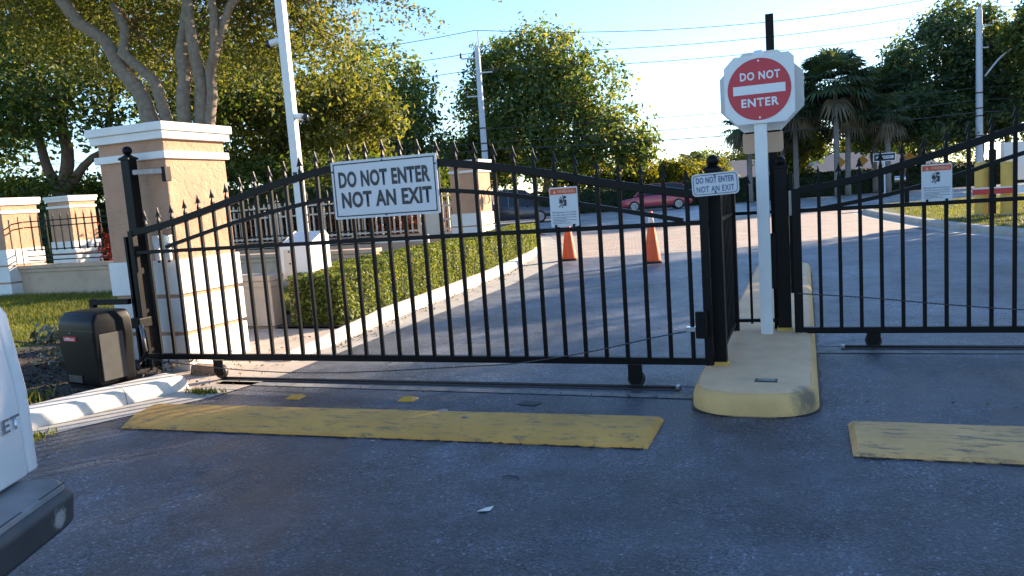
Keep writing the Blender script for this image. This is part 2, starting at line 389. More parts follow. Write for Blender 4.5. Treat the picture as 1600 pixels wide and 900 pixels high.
def ribbon(path, z0=0.):
    """sheet between two paths [(x,y)...],[(x,y)...] of equal length"""
    a, b = path; mb = MB(); n = len(a)
    return mb.add([(*p, z0) for p in a] + [(*p, z0) for p in b], [(i, i + 1, n + i + 1, n + i) for i in range(n - 1)])

def poly(pts, z):
    mb = MB(); mb.add([(*p, z) for p in pts], [tuple(range(len(pts)))]); return mb

# ------------------------------------------------------------ foliage
def leaves_mesh(name, centers, size, rng, mat, out=None, jitter=.7, aspect=.5, upbias=.3):
    """one small two-triangle leaf per centre"""
    n = len(centers)
    nrm = rng.normal(size=(n, 3)); nrm[:, 2] += upbias
    if out is not None: nrm += out * .8
    nrm /= np.linalg.norm(nrm, axis=1, keepdims=True) + 1e-9
    u = np.cross(nrm, rng.normal(size=(n, 3))); u /= np.linalg.norm(u, axis=1, keepdims=True) + 1e-9
    w = np.cross(nrm, u)
    L = size * (1 + jitter * rng.uniform(-1, 1, (n, 1))); W = L * aspect
    fold = nrm * L * .12
    V = np.stack([centers - u * L * .5, centers + w * W * .5 + fold, centers + u * L * .5, centers - w * W * .5 + fold], 1).reshape(-1, 3)
    me = bpy.data.meshes.new(name); me.vertices.add(4 * n); me.vertices.foreach_set('co', V.ravel())
    me.loops.add(4 * n); me.loops.foreach_set('vertex_index', np.arange(4 * n, dtype=np.int32))
    me.polygons.add(n); me.polygons.foreach_set('loop_start', np.arange(0, 4 * n, 4, dtype=np.int32))
    me.update(calc_edges=True); me.materials.append(M[mat]); return me

def clump_points(clumps, n, rng, sub=26, spread=.2, fill=.25):
    C_ = np.array([c[:3] for c in clumps], float); Rr = np.array([c[3:6] if len(c) > 4 else (c[3],) * 3 for c in clumps], float)
    w = (Rr.prod(1)) ** .67; w /= w.sum(); pts, outs = [], []
    for k in range(len(C_)):
        m = max(8, int(n * w[k])); ns = max(6, int(sub * (Rr[k].mean()) ** 1.2 / 2))
        d = rng.normal(size=(ns, 3)); d /= np.linalg.norm(d, axis=1, keepdims=True)
        rad = np.where(rng.random(ns) < fill, rng.uniform(.2, .75, ns), rng.uniform(.78, 1.05, ns))[:, None]
        sc = d * rad; si = rng.integers(0, ns, m)
        sz = rng.uniform(.6, 1.35, ns)[si][:, None]
        p = sc[si] + rng.normal(size=(m, 3)) * spread * sz
        pts.append(C_[k] + p * Rr[k]); outs.append(sc[si] + (p - sc[si]) * 2.0)
    return np.concatenate(pts), np.concatenate(outs)

def limb(mb, pts, r0, r1, rng, n=8, wob=.04, step=.5):
    P = catmull(pts, step); k = len(P)
    P = [p + Vector(rng.normal(size=3) * wob * (0 if i == 0 else 1)) for i, p in enumerate(P)]
    rs = [(r0 + (r1 - r0) * i / max(1, k - 1)) * (1 + rng.uniform(-.08, .08)) for i in range(k)]
    return mb.tube(P, rs, n)

def tree(label, base, limbs, clumps, nleaf, leaf, leafmat, barkmat, seed, name="broadleaf_tree", group=None, sub=26, spread=.2, twigs=10, aspect=.5, extra=None):
    rng = np.random.default_rng(seed)
    t = thing(name, label, "tree", base, 0, group)
    mb = MB()
    for pts, r0, r1 in limbs: limb(mb, pts, r0, r1, rng)
    top = Vector(limbs[0][0][-1])
    for c in clumps:                                          # limbs reach into the clumps
        a = Vector(c[:3]); src = min((Vector(l[0][-1]) for l in limbs), key=lambda q: (q - a).length)
        mid = (src + a) / 2 + Vector(rng.normal(size=3) * .15 * c[3])
        limb(mb, [src, mid, a], limbs[0][2] * .6, .03, rng, 5, .05, 1.)
        for _ in range(twigs):
            d = Vector(rng.normal(size=3)).normalized(); rr = c[3:6] if len(c) > 4 else (c[3],) * 3
            e = a + Vector((d.x * rr[0], d.y * rr[1], d.z * rr[2])) * .85
            limb(mb, [mid.lerp(a, .6), (mid.lerp(a, .6) + e) / 2 + Vector(rng.normal(size=3) * .1 * rr[0]), e], .045, .012, rng, 4, .03, 1.2)
    obj("trunk", mb, barkmat, t, True)
    p, o = clump_points(clumps, nleaf, rng, sub, spread)
    if extra is not None: p = np.concatenate([p, extra]); o = np.concatenate([o, np.zeros_like(extra)])
    link("crown", leaves_mesh("crown", p, leaf, rng, leafmat, o, aspect=aspect), t)
    return t

def shrub(label, cat, box, n, leaf, mat, seed, name="shrub", group=None, rough=.08, stem='bark_dark', z0=0., core=0.):
    """clipped or loose shrub filling a box-like path: box = list of (x,y,half_width,height)"""
    rng = np.random.default_rng(seed)
    P = np.array(box, float); seg = np.linalg.norm(np.diff(P[:, :2], axis=0), axis=1); cum = np.r_[0, np.cumsum(seg)]
    t = rng.uniform(0, cum[-1], n); i = np.clip(np.searchsorted(cum, t) - 1, 0, len(seg) - 1); f = ((t - cum[i]) / seg[i])[:, None]
    q = P[i] * (1 - f) + P[i + 1] * f; d = (P[i + 1] - P[i])[:, :2]; d /= np.linalg.norm(d, axis=1, keepdims=True)
    nv = np.stack([d[:, 1], -d[:, 0]], 1)
    face = rng.random(n); hw, h = q[:, 2], q[:, 3]
    side = np.where(face < .36, 1., np.where(face < .5, -1., rng.uniform(-1, 1, n))); zz = np.where(face < .5, rng.uniform(.0, 1, n), 1.)
    inner = rng.random(n) < .25; side = np.where(inner, rng.uniform(-.9, .9, n), side); zz = np.where(inner, rng.uniform(.1, .95, n), zz)
    lump = .035 * np.sin(t * 7.3 + zz * 5) + .03 * np.sin(t * 17 + side * 3) + rng.normal(size=n) * rough
    side2 = side * (1 + lump * 1.2); z2 = z0 + h * zz * (1 + lump * .6)
    endm = rng.random(n) < .05 + .35 / max(2., cum[-1]); e1 = rng.random(n) < .5
    if core:
        q = np.where(endm[:, None], np.where(e1[:, None], P[0], P[-1]), q); d = np.where(endm[:, None], np.where(e1[:, None], P[0, :2] * 0 + (P[1] - P[0])[:2] / seg[0], (P[-1] - P[-2])[:2] / seg[-1]), d); nv = np.stack([d[:, 1], -d[:, 0]], 1)
        hw, h = q[:, 2], q[:, 3]; side2 = np.where(endm, rng.uniform(-1, 1, n), side2); z2 = np.where(endm, z0 + h * rng.uniform(0, 1, n), z2)
    xy = q[:, :2] + nv * (side2 * hw)[:, None] + d * rng.normal(size=(n, 1)) * .03 + d * (np.where(endm, np.where(e1, -.05, .05), 0.) * (1. if core else 0.))[:, None]
    p = np.c_[xy, np.maximum(z2, z0 + .02)]
    o = np.c_[nv * side[:, None], np.where(zz > .95, 1.2, 0.1)]
    root = thing(name, label, cat, (0, 0, 0), 0, group)
    mb = MB()
    for k in range(int(max(3, cum[-1] / 1.2))):
        tt = (k + .5) / max(3, cum[-1] / 1.2) * cum[-1]; j = min(len(seg) - 1, max(0, int(np.searchsorted(cum, tt)) - 1)); ff = (tt - cum[j]) / seg[j]
        c = P[j] * (1 - ff) + P[j + 1] * ff
        for _ in range(3):
            mb.tube([(c[0], c[1], z0), (c[0] + rng.normal() * .08, c[1] + rng.normal() * .08, z0 + c[3] * .5), (c[0] + rng.normal() * .2, c[1] + rng.normal() * .2, z0 + c[3] * .85)], [.025, .018, .008], 5)
    so = obj("stem", mb, stem, root); so['kind'] = 'stuff'
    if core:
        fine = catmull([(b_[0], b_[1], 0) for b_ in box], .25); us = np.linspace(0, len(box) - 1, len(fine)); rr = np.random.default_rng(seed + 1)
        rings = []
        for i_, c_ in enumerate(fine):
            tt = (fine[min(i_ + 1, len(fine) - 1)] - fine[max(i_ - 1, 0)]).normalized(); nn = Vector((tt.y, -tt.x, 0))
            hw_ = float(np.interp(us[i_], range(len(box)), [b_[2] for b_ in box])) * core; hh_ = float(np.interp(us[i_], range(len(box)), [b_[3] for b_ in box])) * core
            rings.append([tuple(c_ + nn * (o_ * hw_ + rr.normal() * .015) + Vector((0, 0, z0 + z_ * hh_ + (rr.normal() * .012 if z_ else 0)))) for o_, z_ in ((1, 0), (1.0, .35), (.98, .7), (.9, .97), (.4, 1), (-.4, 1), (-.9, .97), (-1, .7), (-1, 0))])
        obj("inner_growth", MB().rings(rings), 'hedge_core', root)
    link("foliage", leaves_mesh("foliage", p, leaf, rng, mat, o), root)
    return root

def grass(name, pts_fn, n, h, mat, seed, label):
    rng = np.random.default_rng(seed); xy = pts_fn(rng, n); n = len(xy)
    a = rng.uniform(0, 2 * np.pi, n); hh = h * rng.uniform(.5, 1.3, n); w = .006 + .004 * rng.random(n)
    lean = rng.normal(size=(n, 2)) * .45 * hh[:, None]
    b0 = np.c_[xy[:, 0] - np.cos(a) * w, xy[:, 1] - np.sin(a) * w, xy[:, 2]]; b1 = np.c_[xy[:, 0] + np.cos(a) * w, xy[:, 1] + np.sin(a) * w, xy[:, 2]]
    tp = np.c_[xy[:, :2] + lean, xy[:, 2] + hh]
    V = np.stack([b0, b1, tp], 1).reshape(-1, 3)
    me = bpy.data.meshes.new(name); me.vertices.add(3 * n); me.vertices.foreach_set('co', V.ravel())
    me.loops.add(3 * n); me.loops.foreach_set('vertex_index', np.arange(3 * n, dtype=np.int32))
    me.polygons.add(n); me.polygons.foreach_set('loop_start', np.arange(0, 3 * n, 3, dtype=np.int32))
    me.update(calc_edges=True); me.materials.append(M[mat])
    o = link(name, me); o['kind'] = 'stuff'; o['label'] = label; o['category'] = 'grass'; return o

# ============================================================ THE GROUND
struct("ground", MB().box((-700, -500, -.6), (700, 900, -.03)), 'ground')
def street_y(x, y0): return y0 + .4 * (x + 8)
near = [(x, street_y(x, 32.6)) for x in (-120, -11.2, 2.4, 120)]
far = [(x, street_y(x, 55.2)) for x in (-120, -11.2, 2.4, 120)]
struct("street", ribbon((near, far), -.008), 'street')
# asphalt driveway: left edge follows the gutter, right edge the verge kerb
left_gut = [(-12, .9), (-8.2, 1.55), (-6.4, 2.6), (-5.78, 3.4), (-5.42, 4.05), (-5.16, 4.62), (-4.86, 5.2), (-4.72, 5.95), (-4.75, 7.0), (-4.76, 8.0), (-4.83, 11.1), (-4.87, 12.7), (-5.18, 16.6), (-5.22, 17.3)]
right_edge = [(2.72, 21.6), (3.4, 20.9), (4.1, 18.05), (5.0, 14), (5.5, 9), (5.8, 3), (6.2, -6), (6.4, -14)]
struct("driveway", poly(left_gut + right_edge + [(-20, -14), (-20, .2)], 0.), 'asphalt')
lane_l = [(-4.74, 5.95), (-4.75, 7.0), (-4.76, 8.0), (-4.83, 11.1), (-4.87, 12.7), (-5.18, 16.6), (-5.22, 17.3)]
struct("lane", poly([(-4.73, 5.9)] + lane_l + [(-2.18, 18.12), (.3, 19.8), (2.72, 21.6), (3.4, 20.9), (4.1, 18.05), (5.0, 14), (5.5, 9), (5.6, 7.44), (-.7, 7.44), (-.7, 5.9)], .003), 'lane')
# paver apron between asphalt and street
apron = [(-5.22, 17.3), (-2.18, 18.12), (.3, 19.8), (2.72, 21.6), (2.5, 24), (2.15, 27.5), (1.95, 30.5), (2.2, 34.0), (2.5, 36.75), (-11.4, 31.2), (-8.7, 27), (-6.7, 22), (-5.6, 18.6)]
struct("paver_apron", poly(apron, .004), 'paver')
struct("gutter", poly([(-4.95, 16.2), (-5.9, 15.4), (-6.4, 18.2), (-7.3, 21), (-9.4, 27), (-11.7, 31.0), (-10.6, 31.45), (-8.3, 27), (-6.3, 22), (-5.2, 18.8), (-5.0, 17.2)], -.002), 'concrete')
def band(a, b, w, z): # straight strip
    a, b = Vector(a), Vector(b); n = (b - a).normalized(); n = Vector((-n.y, n.x)) * w
    return poly([a, b, b + n, a + n], z)
for k, (a, b, w) in enumerate([((-5.2, 17.35), (2.6, 21.2), .32), ((-6.5, 23.2), (2.2, 27.2), .3), ((-9.4, 29.6), (2.0, 34.4), .34)]):
    struct("apron_border", band(a, b, w, .008), 'concrete')
# gutter sheets
foot = [(-12, 1.35), (-8.4, 2.0), (-6.75, 2.9), (-6.1, 3.6), (-5.70, 4.2), (-5.55, 4.75), (-5.36, 5.36)]
gut_a = [(-12, .9), (-8.2, 1.55), (-6.4, 2.6), (-5.78, 3.4), (-5.42, 4.05), (-5.16, 4.62), (-4.86, 5.2)]
struct("gutter", ribbon((gut_a, foot), .004), 'concrete')
kerbfoot = catmull([(-5.05, 6.6, 0), (-5.1, 7.5, 0), (-5.26, 8.9, 0), (-5.48, 12, 0), (-5.83, 15.3, 0), (-6.7, 19.5, 0), (-8.98, 26.3, 0), (-11.2, 30.9, 0)], .5)
kf = [(p.x, p.y) for p in kerbfoot]
def gx(y):
    ys = [p[1] for p in left_gut]; return float(np.interp(y, ys, [p[0] for p in left_gut]))
gut_b = [(gx(y) if y < 17.3 else x + .5, y) for x, y in kf]
struct("gutter", ribbon((gut_b, kf), .004), 'concrete')
struct("gutter", poly([(-4.86, 5.2), (-4.72, 5.95), (-4.74, 6.6), (-5.05, 6.6), (-6.3, 6.6), (-6.3, 5.36), (-5.36, 5.36)], .005), 'walk')
# kerbs: painted concrete, rounded shoulder, a joint gap between the two front stones
prof = [(0, -.02), (0, .02), (-.018, .105), (-.05, .135), (-.3, .14), (-.3, -.02)]
def resample(path, step=.15): return [(p.x, p.y) for p in catmull([(*p, 0) for p in path], step)]
fr = resample(foot)
cut = min(range(len(fr)), key=lambda i: (fr[i][1] - 4.9) ** 2)
struct("kerb", sweep(fr[:cut + 1], prof), 'kerb', 'auto', .0)
s_end = fr[cut:]; s_end[0] = tuple(np.array(fr[cut]) + (np.array(fr[cut + 1]) - np.array(fr[cut])) * .05)
mbk = MB(); rings = []
for i, (x, y) in enumerate(s_end):
    tt = Vector((s_end[min(i + 1, len(s_end) - 1)][0] - s_end[max(i - 1, 0)][0], s_end[min(i + 1, len(s_end) - 1)][1] - s_end[max(i - 1, 0)][1])).normalized(); nn = Vector((tt.y, -tt.x))
    rings.append([(x + nn.x * o_, y + nn.y * o_, z_) for o_, z_ in prof])
for dd, hs, ws in ((.05, .97, .96), (.085, .85, .88), (.105, .55, .78), (.11, .05, .7)):
    rings.append([(x + nn.x * (-.15 + (o_ + .15) * ws) + tt.x * dd, y + nn.y * (-.15 + (o_ + .15) * ws) + tt.y * dd, z_ * hs if z_ > 0 else z_) for o_, z_ in prof])
struct("kerb", mbk.rings(rings), 'kerb', 'auto')
mbk = MB(); rings = []
for i, (x, y) in enumerate(kf):
    t = Vector((kf[min(i + 1, len(kf) - 1)][0] - kf[max(i - 1, 0)][0], kf[min(i + 1, len(kf) - 1)][1] - kf[max(i - 1, 0)][1])).normalized(); n = Vector((t.y, -t.x))
    h = .03 + .10 * min(1, i / 4)
    rings.append([(x + n.x * o, y + n.y * o, z * h) for o, z in ((0, -.2), (0, .3), (-.02, .85), (-.05, 1.), (-.26, 1.02), (-.26, -.2))])
mbk.rings(rings); struct("kerb", mbk, 'kerb', 'auto')
# verge island right, its kerb and its lawn
vf = catmull([(6.6, -12, 0), (6.1, -4, 0), (5.8, 3, 0), (5.5, 9, 0), (5.0, 14, 0), (4.1, 18.05, 0), (3.4, 20.9, 0), (2.85, 24.05, 0), (2.2, 29.3, 0), (2.05, 32.5, 0), (2.45, 34.6, 0), (4., 36.6, 0), (9, 39, 0), (30, 47.4, 0)], .6)
vfp = [(p.x, p.y) for p in vf]
struct("kerb", sweep(vfp, [(0, -.02), (0, .03), (.02, .11), (.06, .14), (.3, .145), (.3, -.02)]), 'concrete', 'auto')
struct("gutter", ribbon(([(x - .42, y) for x, y in vfp[:-30]], vfp[:-30]), .006), 'concrete')
vin = [(p[0] + .25, p[1]) for p in vfp]
struct("verge_lawn", poly(vin[:-8] + [(30, 45), (30, -12)], .11), 'turf')
def verge_pts(rng, n):
    x = rng.uniform(2.6, 11, n); y = rng.uniform(18, 40, n)
    vx = np.interp(y, [p[1] for p in vfp[:60]], [p[0] for p in vfp[:60]]) + .3
    ok = (x > vx) & (y < 36 + .4 * (x - 3)); return np.c_[x[ok], y[ok], np.full(ok.sum(), .108)]
grass("verge_grass", verge_pts, 42000, .07, 'blade', 5, "sunlit yellow green grass on the verge beside the barrier arm")
# lawn left of the drive
struct("lawn", poly([(-60, 4.5), (-12, 1.7), (-8.5, 2.4), (-7.0, 3.2), (-6.35, 4.0), (-6.0, 4.8), (-6.6, 5.6), (-7.2, 6.0), (-7.2, 12.4), (-60, 12.4)], .10), 'turf')
struct("planting_bed", poly([(-8.9, 3.0), (-7.1, 3.2), (-6.35, 3.95), (-5.9, 4.6), (-5.6, 5.36), (-5.9, 5.7), (-7.3, 6.6), (-9.0, 7.0), (-9.7, 5.0)], .104), 'soil')
def lawn_pts(rng, n):
    x = rng.uniform(-19, -7.2, n); y = rng.uniform(2.6, 12.4, n); ok = ~((x > -9.3) & (y < 6.9)); return np.c_[x[ok], y[ok], np.full(ok.sum(), .098)]
grass("lawn_grass", lawn_pts, 90000, .075, 'blade', 6, "short lawn grass between the low wall and the gate operator")
def edge_pts(rng, n):
    t = rng.uniform(0, 1, n); x = -6.95 + t * .85 + rng.normal(size=n) * .12 - .15; y = 3.5 + t * 1.1 + rng.normal(size=n) * .08; return np.c_[x, y, np.full(n, .10)]
grass("bed_grass", edge_pts, 2200, .11, 'blade', 7, "thin grass growing along the back of the kerb")
# concrete walk by the pillar
struct("walkway", poly([(-6.3, 6.6), (-5.05, 6.6), (-5.3, 7.4), (-5.5, 8.4), (-7.6, 8.4), (-7.6, 7.1), (-6.3, 7.1)], .02), 'walk')
struct("planting_strip", poly([(-5.4, 8.4), (-5.6, 10), (-5.9, 14), (-7, 19.5), (-9.2, 26), (-11.4, 30.6), (-13, 31), (-13, 8.4)], .05), 'soil')
struct("back_path", poly([(-40, 18.2), (-8.9, 18.2), (-8.9, 20.6), (-40, 20.6)], .06), 'asphalt')

def litter(name, n, fn, size, mat, seed, label, z):
    rng = np.random.default_rng(seed); xy = fn(rng, n); p = np.c_[xy, z + rng.random(len(xy)) * .012]
    o = link(name, leaves_mesh(name, p, size, rng, mat, np.tile([[0, 0, 2.4]], (len(p), 1)), aspect=.4)); o['kind'] = 'stuff'; o['label'] = label; o['category'] = 'leaf litter'
def bed_xy(r, n):
    x = r.uniform(-9.3, -5.8, n); y = r.uniform(3.3, 6.6, n); ok = (y > 3.4 + .62 * np.maximum(0, x + 7.0)) & (y > 2.9 + (x + 8.6) * .12) & ~((x > -6.4) & (x < -5.75) & (y > 4.95) & (y < 5.4)) & (x < -5.62 - .28 * (5.4 - y)); return np.c_[x[ok], y[ok]]
litter("mulch_chips", 3400, bed_xy, .05, 'mulch_chip', 61, "dark wood chips covering the bed behind the kerb", .106)
litter("leaf_litter", 420, lambda r, n: (lambda k: np.c_[np.interp(k, [p[1] for p in kf], [p[0] for p in kf]) + np.abs(r.normal(size=n)) * .14, k])(r.uniform(6.6, 17, n)), .04, 'dry_leaf', 62, "dry leaves blown along the curved kerb", .008)
litter("leaf_litter", 110, lambda r, n: np.c_[r.uniform(-6.2, -4.9, n), r.uniform(5.5, 8.2, n)], .04, 'dry_leaf', 63, "dry leaves scattered on the concrete at the pillar", .024)
litter("leaf_litter", 60, lambda r, n: np.c_[r.uniform(-4.6, 2, n), r.uniform(5.45, 5.62, n)], .03, 'dry_leaf', 64, "dry leaf bits along the gate track", .009)
# ============================================================ MEDIAN ISLAND
def island_outline(inset, x0=-.775, x1=.06, y0=5.16, y1=13.6, rf=.30, rb=.4):
    x0 += inset; x1 -= inset; y0 += inset; y1 -= inset; rf = max(.05, rf - inset * .6); rb = max(.05, rb - inset * .6); out = []
    for cx, cy, r, a0 in ((x1 - rf, y0 + rf, rf, -90), (x1 - rb, y1 - rb, rb, 0), (x0 + rb, y1 - rb, rb, 90), (x0 + rf, y0 + rf, rf, 180)):
        for k in range(9):
            a = R(a0 + k * 90 / 8); out.append((cx + r * math.cos(a), cy + r * math.sin(a)))
    return out
def densify(o, step=.12):
    r = []
    for i, p in enumerate(o):
        q = o[(i + 1) % len(o)]; n = max(1, int(math.dist(p, q) / step))
        r += [(p[0] + (q[0] - p[0]) * k / n, p[1] + (q[1] - p[1]) * k / n) for k in range(n)]
    return r
rng0 = random.Random(3)
base_o = densify(island_outline(0))
def inset_ring(d):
    src = island_outline(d); a = island_outline(0); r = []
    for i, p in enumerate(a):
        q = a[(i + 1) % len(a)]; n = max(1, int(math.dist(p, q) / .12)); s0, s1 = src[i], src[(i + 1) % len(a)]
        r += [(s0[0] + (s1[0] - s0[0]) * k / n, s0[1] + (s1[1] - s0[1]) * k / n) for k in range(n)]
    return r
rings = [[(x + rng0.uniform(-.006, .006), y + rng0.uniform(-.006, .006), -.03) for x, y in base_o]]
for d, z in ((0.0, .012), (.004, .085), (.018, .125), (.045, .150)):
    rings.append([(x, y, z + rng0.uniform(-.002, .002)) for x, y in inset_ring(d)])
outer = [(x + (x + .36) * .03 + rng0.uniform(-.006, .018) * (1 if x > -.36 else -1), y + (rng0.uniform(-.03, -.004) if y < 5.5 else 0.)) for x, y in base_o]
struct("road_seam", ribbon((outer + outer[:1], base_o + base_o[:1]), .0045), 'tar')
isl = struct("median_island", MB().rings(rings, True), 'island_side', 'auto')
top = [(x, y) for x, y in inset_ring(.043)]
t2 = [(x, y) for x, y in inset_ring(.085)]
mb = MB().rings([[(x, y, .149) for x, y in top], [(x, y, .1605) for x, y in t2]], False)
mb.f.append(tuple(range(len(top), 2 * len(top))))
obj("island_top", mb, 'island_top', isl, 'auto')
t = thing("cleanout_plate", "small metal cover plate set flat into the yellow island nose", "cover plate", (-.28, 5.50, .161))
obj("plate_frame", MB().box((-.075, -.045, 0), (.075, .045, .004)), 'dark_steel', t, bevel=.001)
obj("plate", MB().box((-.05, -.022, .004), (.06, .022, .008)), 'steel', t, bevel=.002)
# scuffed corner of the island
mb = MB(); rs = random.Random(5)
# ============================================================ ROAD DETAILS
def bprof(v):
    return (.30 + .70 * min(1, min(v / .30, max(0., 1 - v) / .22)) ** .8) * min(1, min(v, 1 - v) / .012) + .06 * math.sin(math.pi * v)
def hump(x0, x1, y0, y1, h, skew=0., n=40, taper=0.):
    rings = []; xs_ = lambda u: x0 + (x1 - x0) * u
    us = [0, .002, .006] + [k / n for k in range(1, n)] + [.994, .998, 1]
    for u in us:
        x = xs_(u); e = min(1, .25 + min(u, 1 - u) * (x1 - x0) / .035)
        ring = []
        for v in (0, .012, .05, .1, .17, .24, .3, .36, .5, .65, .78, .86, .93, .985, 1):
            y = y0 + (y1 - y0) * v + skew * (1 - u)
            ring.append((xs_(u) + taper * (1 - u) ** 6 * (v - .5) * -2, y, h * e * bprof(v) + rng0.uniform(-.0018, .0018)))
        ring += [(x, y1 + skew * (1 - u), -.02), (x, y0 + skew * (1 - u), -.02)]
        rings.append(ring)
    return MB().rings(rings, True)
b1 = obj("speed_bump", hump(-5.02, -.91, 4.43, 5.02, .062, -.13, 40, .09), 'bump_paint', None, 'auto')
tag(b1, "long worn yellow speed bump lying across the left lane", "speed bump", "yellow speed bumps")
b2 = obj("speed_bump", hump(.215, 4.7, 4.47, 5.07, .062, 0), 'bump_paint_pale', None, 'auto')
tag(b2, "yellow speed bump with heavy black scuffs in the lane right of the island", "speed bump", "yellow speed bumps")
for xa, xb, ya, yb in ((-4.95, -.93, 4.30, 4.43), (.22, 4.65, 4.47, 4.47)):
    n_ = int((xb - xa) / .035); sx = [xa + (xb - xa) * k / n_ for k in range(n_ + 1)]; fy = lambda x: ya + (yb - ya) * (x - xa) / (xb - xa)
    struct("road_seam", ribbon(([(x, fy(x) - max(0., rng0.gauss(.012, .009))) for x in sx], [(x, fy(x) + .03) for x in sx]), .0045), 'tar')
    mb = MB()
    for k in range(int(n_ * .55)):                      # ragged tar creeping up the painted front edge
        x = rng0.uniform(xa, xb); w_ = rng0.uniform(.004, .022); h_ = rng0.uniform(-.003, .004); y = fy(x)
        mb.add([(x - w_, y - .004, .002), (x + w_, y - .004, .002), (x + w_ * rng0.uniform(.2, .9), y - .0015, h_ + .006), (x - w_ * rng0.uniform(.2, .9), y - .0015, h_ + .006)], [(0, 1, 2, 3)])
    o = obj("tar_smear", mb, 'tar', b1 if xa < -1 else b2); o['kind'] = 'stuff'
def stud(x, y, label, mat='marker', h=.024):
    mb = MB().rings([[(-.07, -.055, 0), (.07, -.055, 0), (.07, .055, 0), (-.07, .055, 0)], [(-.066, -.05, .006), (.066, -.05, .006), (.066, .05, .006), (-.066, .05, .006)], [(-.042, -.016, h), (.042, -.016, h), (.042, .022, h), (-.042, .022, h)]])
    t = thing("road_stud", label, "road stud", (x, y, .002), R(4), "yellow road studs by the gate track")
    obj("stud_body", mb, mat, t); obj("reflector", MB().add([(-.04, -.0425, .0105), (.04, -.0425, .0105), (.034, -.0215, .0218), (-.034, -.0215, .0218)], [(0, 1, 2, 3)]), 'bollard', t)
stud(-4.03, 5.27, "amber road stud nearer to the gate operator box")
stud(-2.99, 5.31, "amber road stud nearer to the middle of the left lane")
o = obj("stud_scar", poly([(-2.06, 5.27), (-1.9, 5.25), (-1.87, 5.36), (-2.03, 5.38)], .005), 'ink', None); tag(o, "dark square glue patch on the asphalt where a stud is missing", "patch")
# litter
def scrap(name, pts, z, label, mat='paper', cat='litter'):
    mb = MB(); mb.add([(x, y, z + (k % 2) * .008) for k, (x, y) in enumerate(pts)] + [(sum(p[0] for p in pts) / len(pts), sum(p[1] for p in pts) / len(pts), z + .012)], [(i, (i + 1) % len(pts), len(pts)) for i in range(len(pts))])
    o = obj(name, mb, mat); tag(o, label, cat)
scrap("paper_scrap", [(-1.57, 3.375), (-1.53, 3.365), (-1.505, 3.395), (-1.50, 3.44), (-1.545, 3.425)], .003, "crumpled pale paper scrap lying on the asphalt in front of the bump")
scrap("dry_leaf", [(-1.15, 3.31), (-1.135, 3.30), (-1.125, 3.315), (-1.14, 3.325)], .003, "tiny dark leaf on the asphalt right of the paper scrap", 'ink', 'leaf')
scrap("dry_leaf", [(-2.75, 4.30), (-2.72, 4.29), (-2.69, 4.305), (-2.72, 4.315)], .003, "pale dry leaf just below the front edge of the long bump", 'stone', 'leaf')
mbt = MB().tube([(-1.56 + .05 * math.cos(a), 3.83 + .035 * math.sin(a), .006) for a in np.linspace(.2, 2.9, 9)], .003, 5)
tag(obj("wire_curl", mbt, 'ink', None), "thin dark curl of wire on the asphalt above the paper scrap", "litter")
for (x, y, s_, la) in [(-2.47, 4.86, .045, "flattened grey bottle cap strip stuck on the middle of the long bump"), (-2.22, 4.7, .02, "small grey bottle cap pressed into the long bump")]:
    z = .062 * bprof((y - 4.37) / .59) + .003
    o = obj("bottle_cap", MB().lathe([(s_ * .8, 0), (s_, .003), (s_ * .7, .006)], (x, y, z), 10), 'steel'); tag(o, la, "litter")

rg = np.random.default_rng(12); mb = MB()
for k in range(420):
    x, y = rg.uniform(-4.6, 3.4), 1.6 + 4.0 * rg.random() ** 1.2; r_ = rg.uniform(.003, .0085); a = rg.uniform(0, 6.28); h_ = r_ * .8
    if -5.1 < x < -.9 and 4.3 < y < 5.05 or x > .2 and 4.45 < y < 5.1 or -.85 < x < .1 and y > 5.1: continue
    mb.add([(x + r_ * math.cos(a + q_) * (1 + .5 * (i % 2)), y + r_ * math.sin(a + q_), .002) for i, q_ in enumerate((0, 1.7, 3.1, 4.6))] + [(x, y, h_)], [(0, 1, 4), (1, 2, 4), (2, 3, 4), (3, 0, 4)])
o = obj("road_grit", mb, 'stone'); o['kind'] = 'stuff'; o['label'] = "loose pale grit scattered over the near asphalt"; o['category'] = 'grit'

def track(x0, x1, y, label):
    t = thing("gate_track", label, "gate track", (0, 0, 0))
    obj("base_plate", MB().box((x0, y - .045, .0), (x1, y + .045, .010)), 'dark_steel', t, bevel=.002)
    obj("rail", MB().tube([(x0 + .02, y, .018), (x1 - .02, y, .018)], .011, 8), 'dark_steel', t, True)
    obj("end_stop", MB().box((x1 - .03, y - .04, .010), (x1 - .005, y + .04, .03)) if x0 < -1 else MB().box((x0 + .005, y - .04, .010), (x0 + .03, y + .04, .03)), 'steel', t)
track(-5.3, -.92, 5.82, "dark steel floor track under the left gate")
track(.27, 5.6, 7.36, "dark steel floor track under the right gate")
struct("track_footing", poly([(-5.2, 5.63), (-.74, 5.55), (-.74, 5.66), (-5.2, 5.74)], .005), 'footing')
struct("track_footing", poly([(.06, 7.13), (5.6, 7.2), (5.6, 7.28), (.06, 7.24)], .005), 'footing')

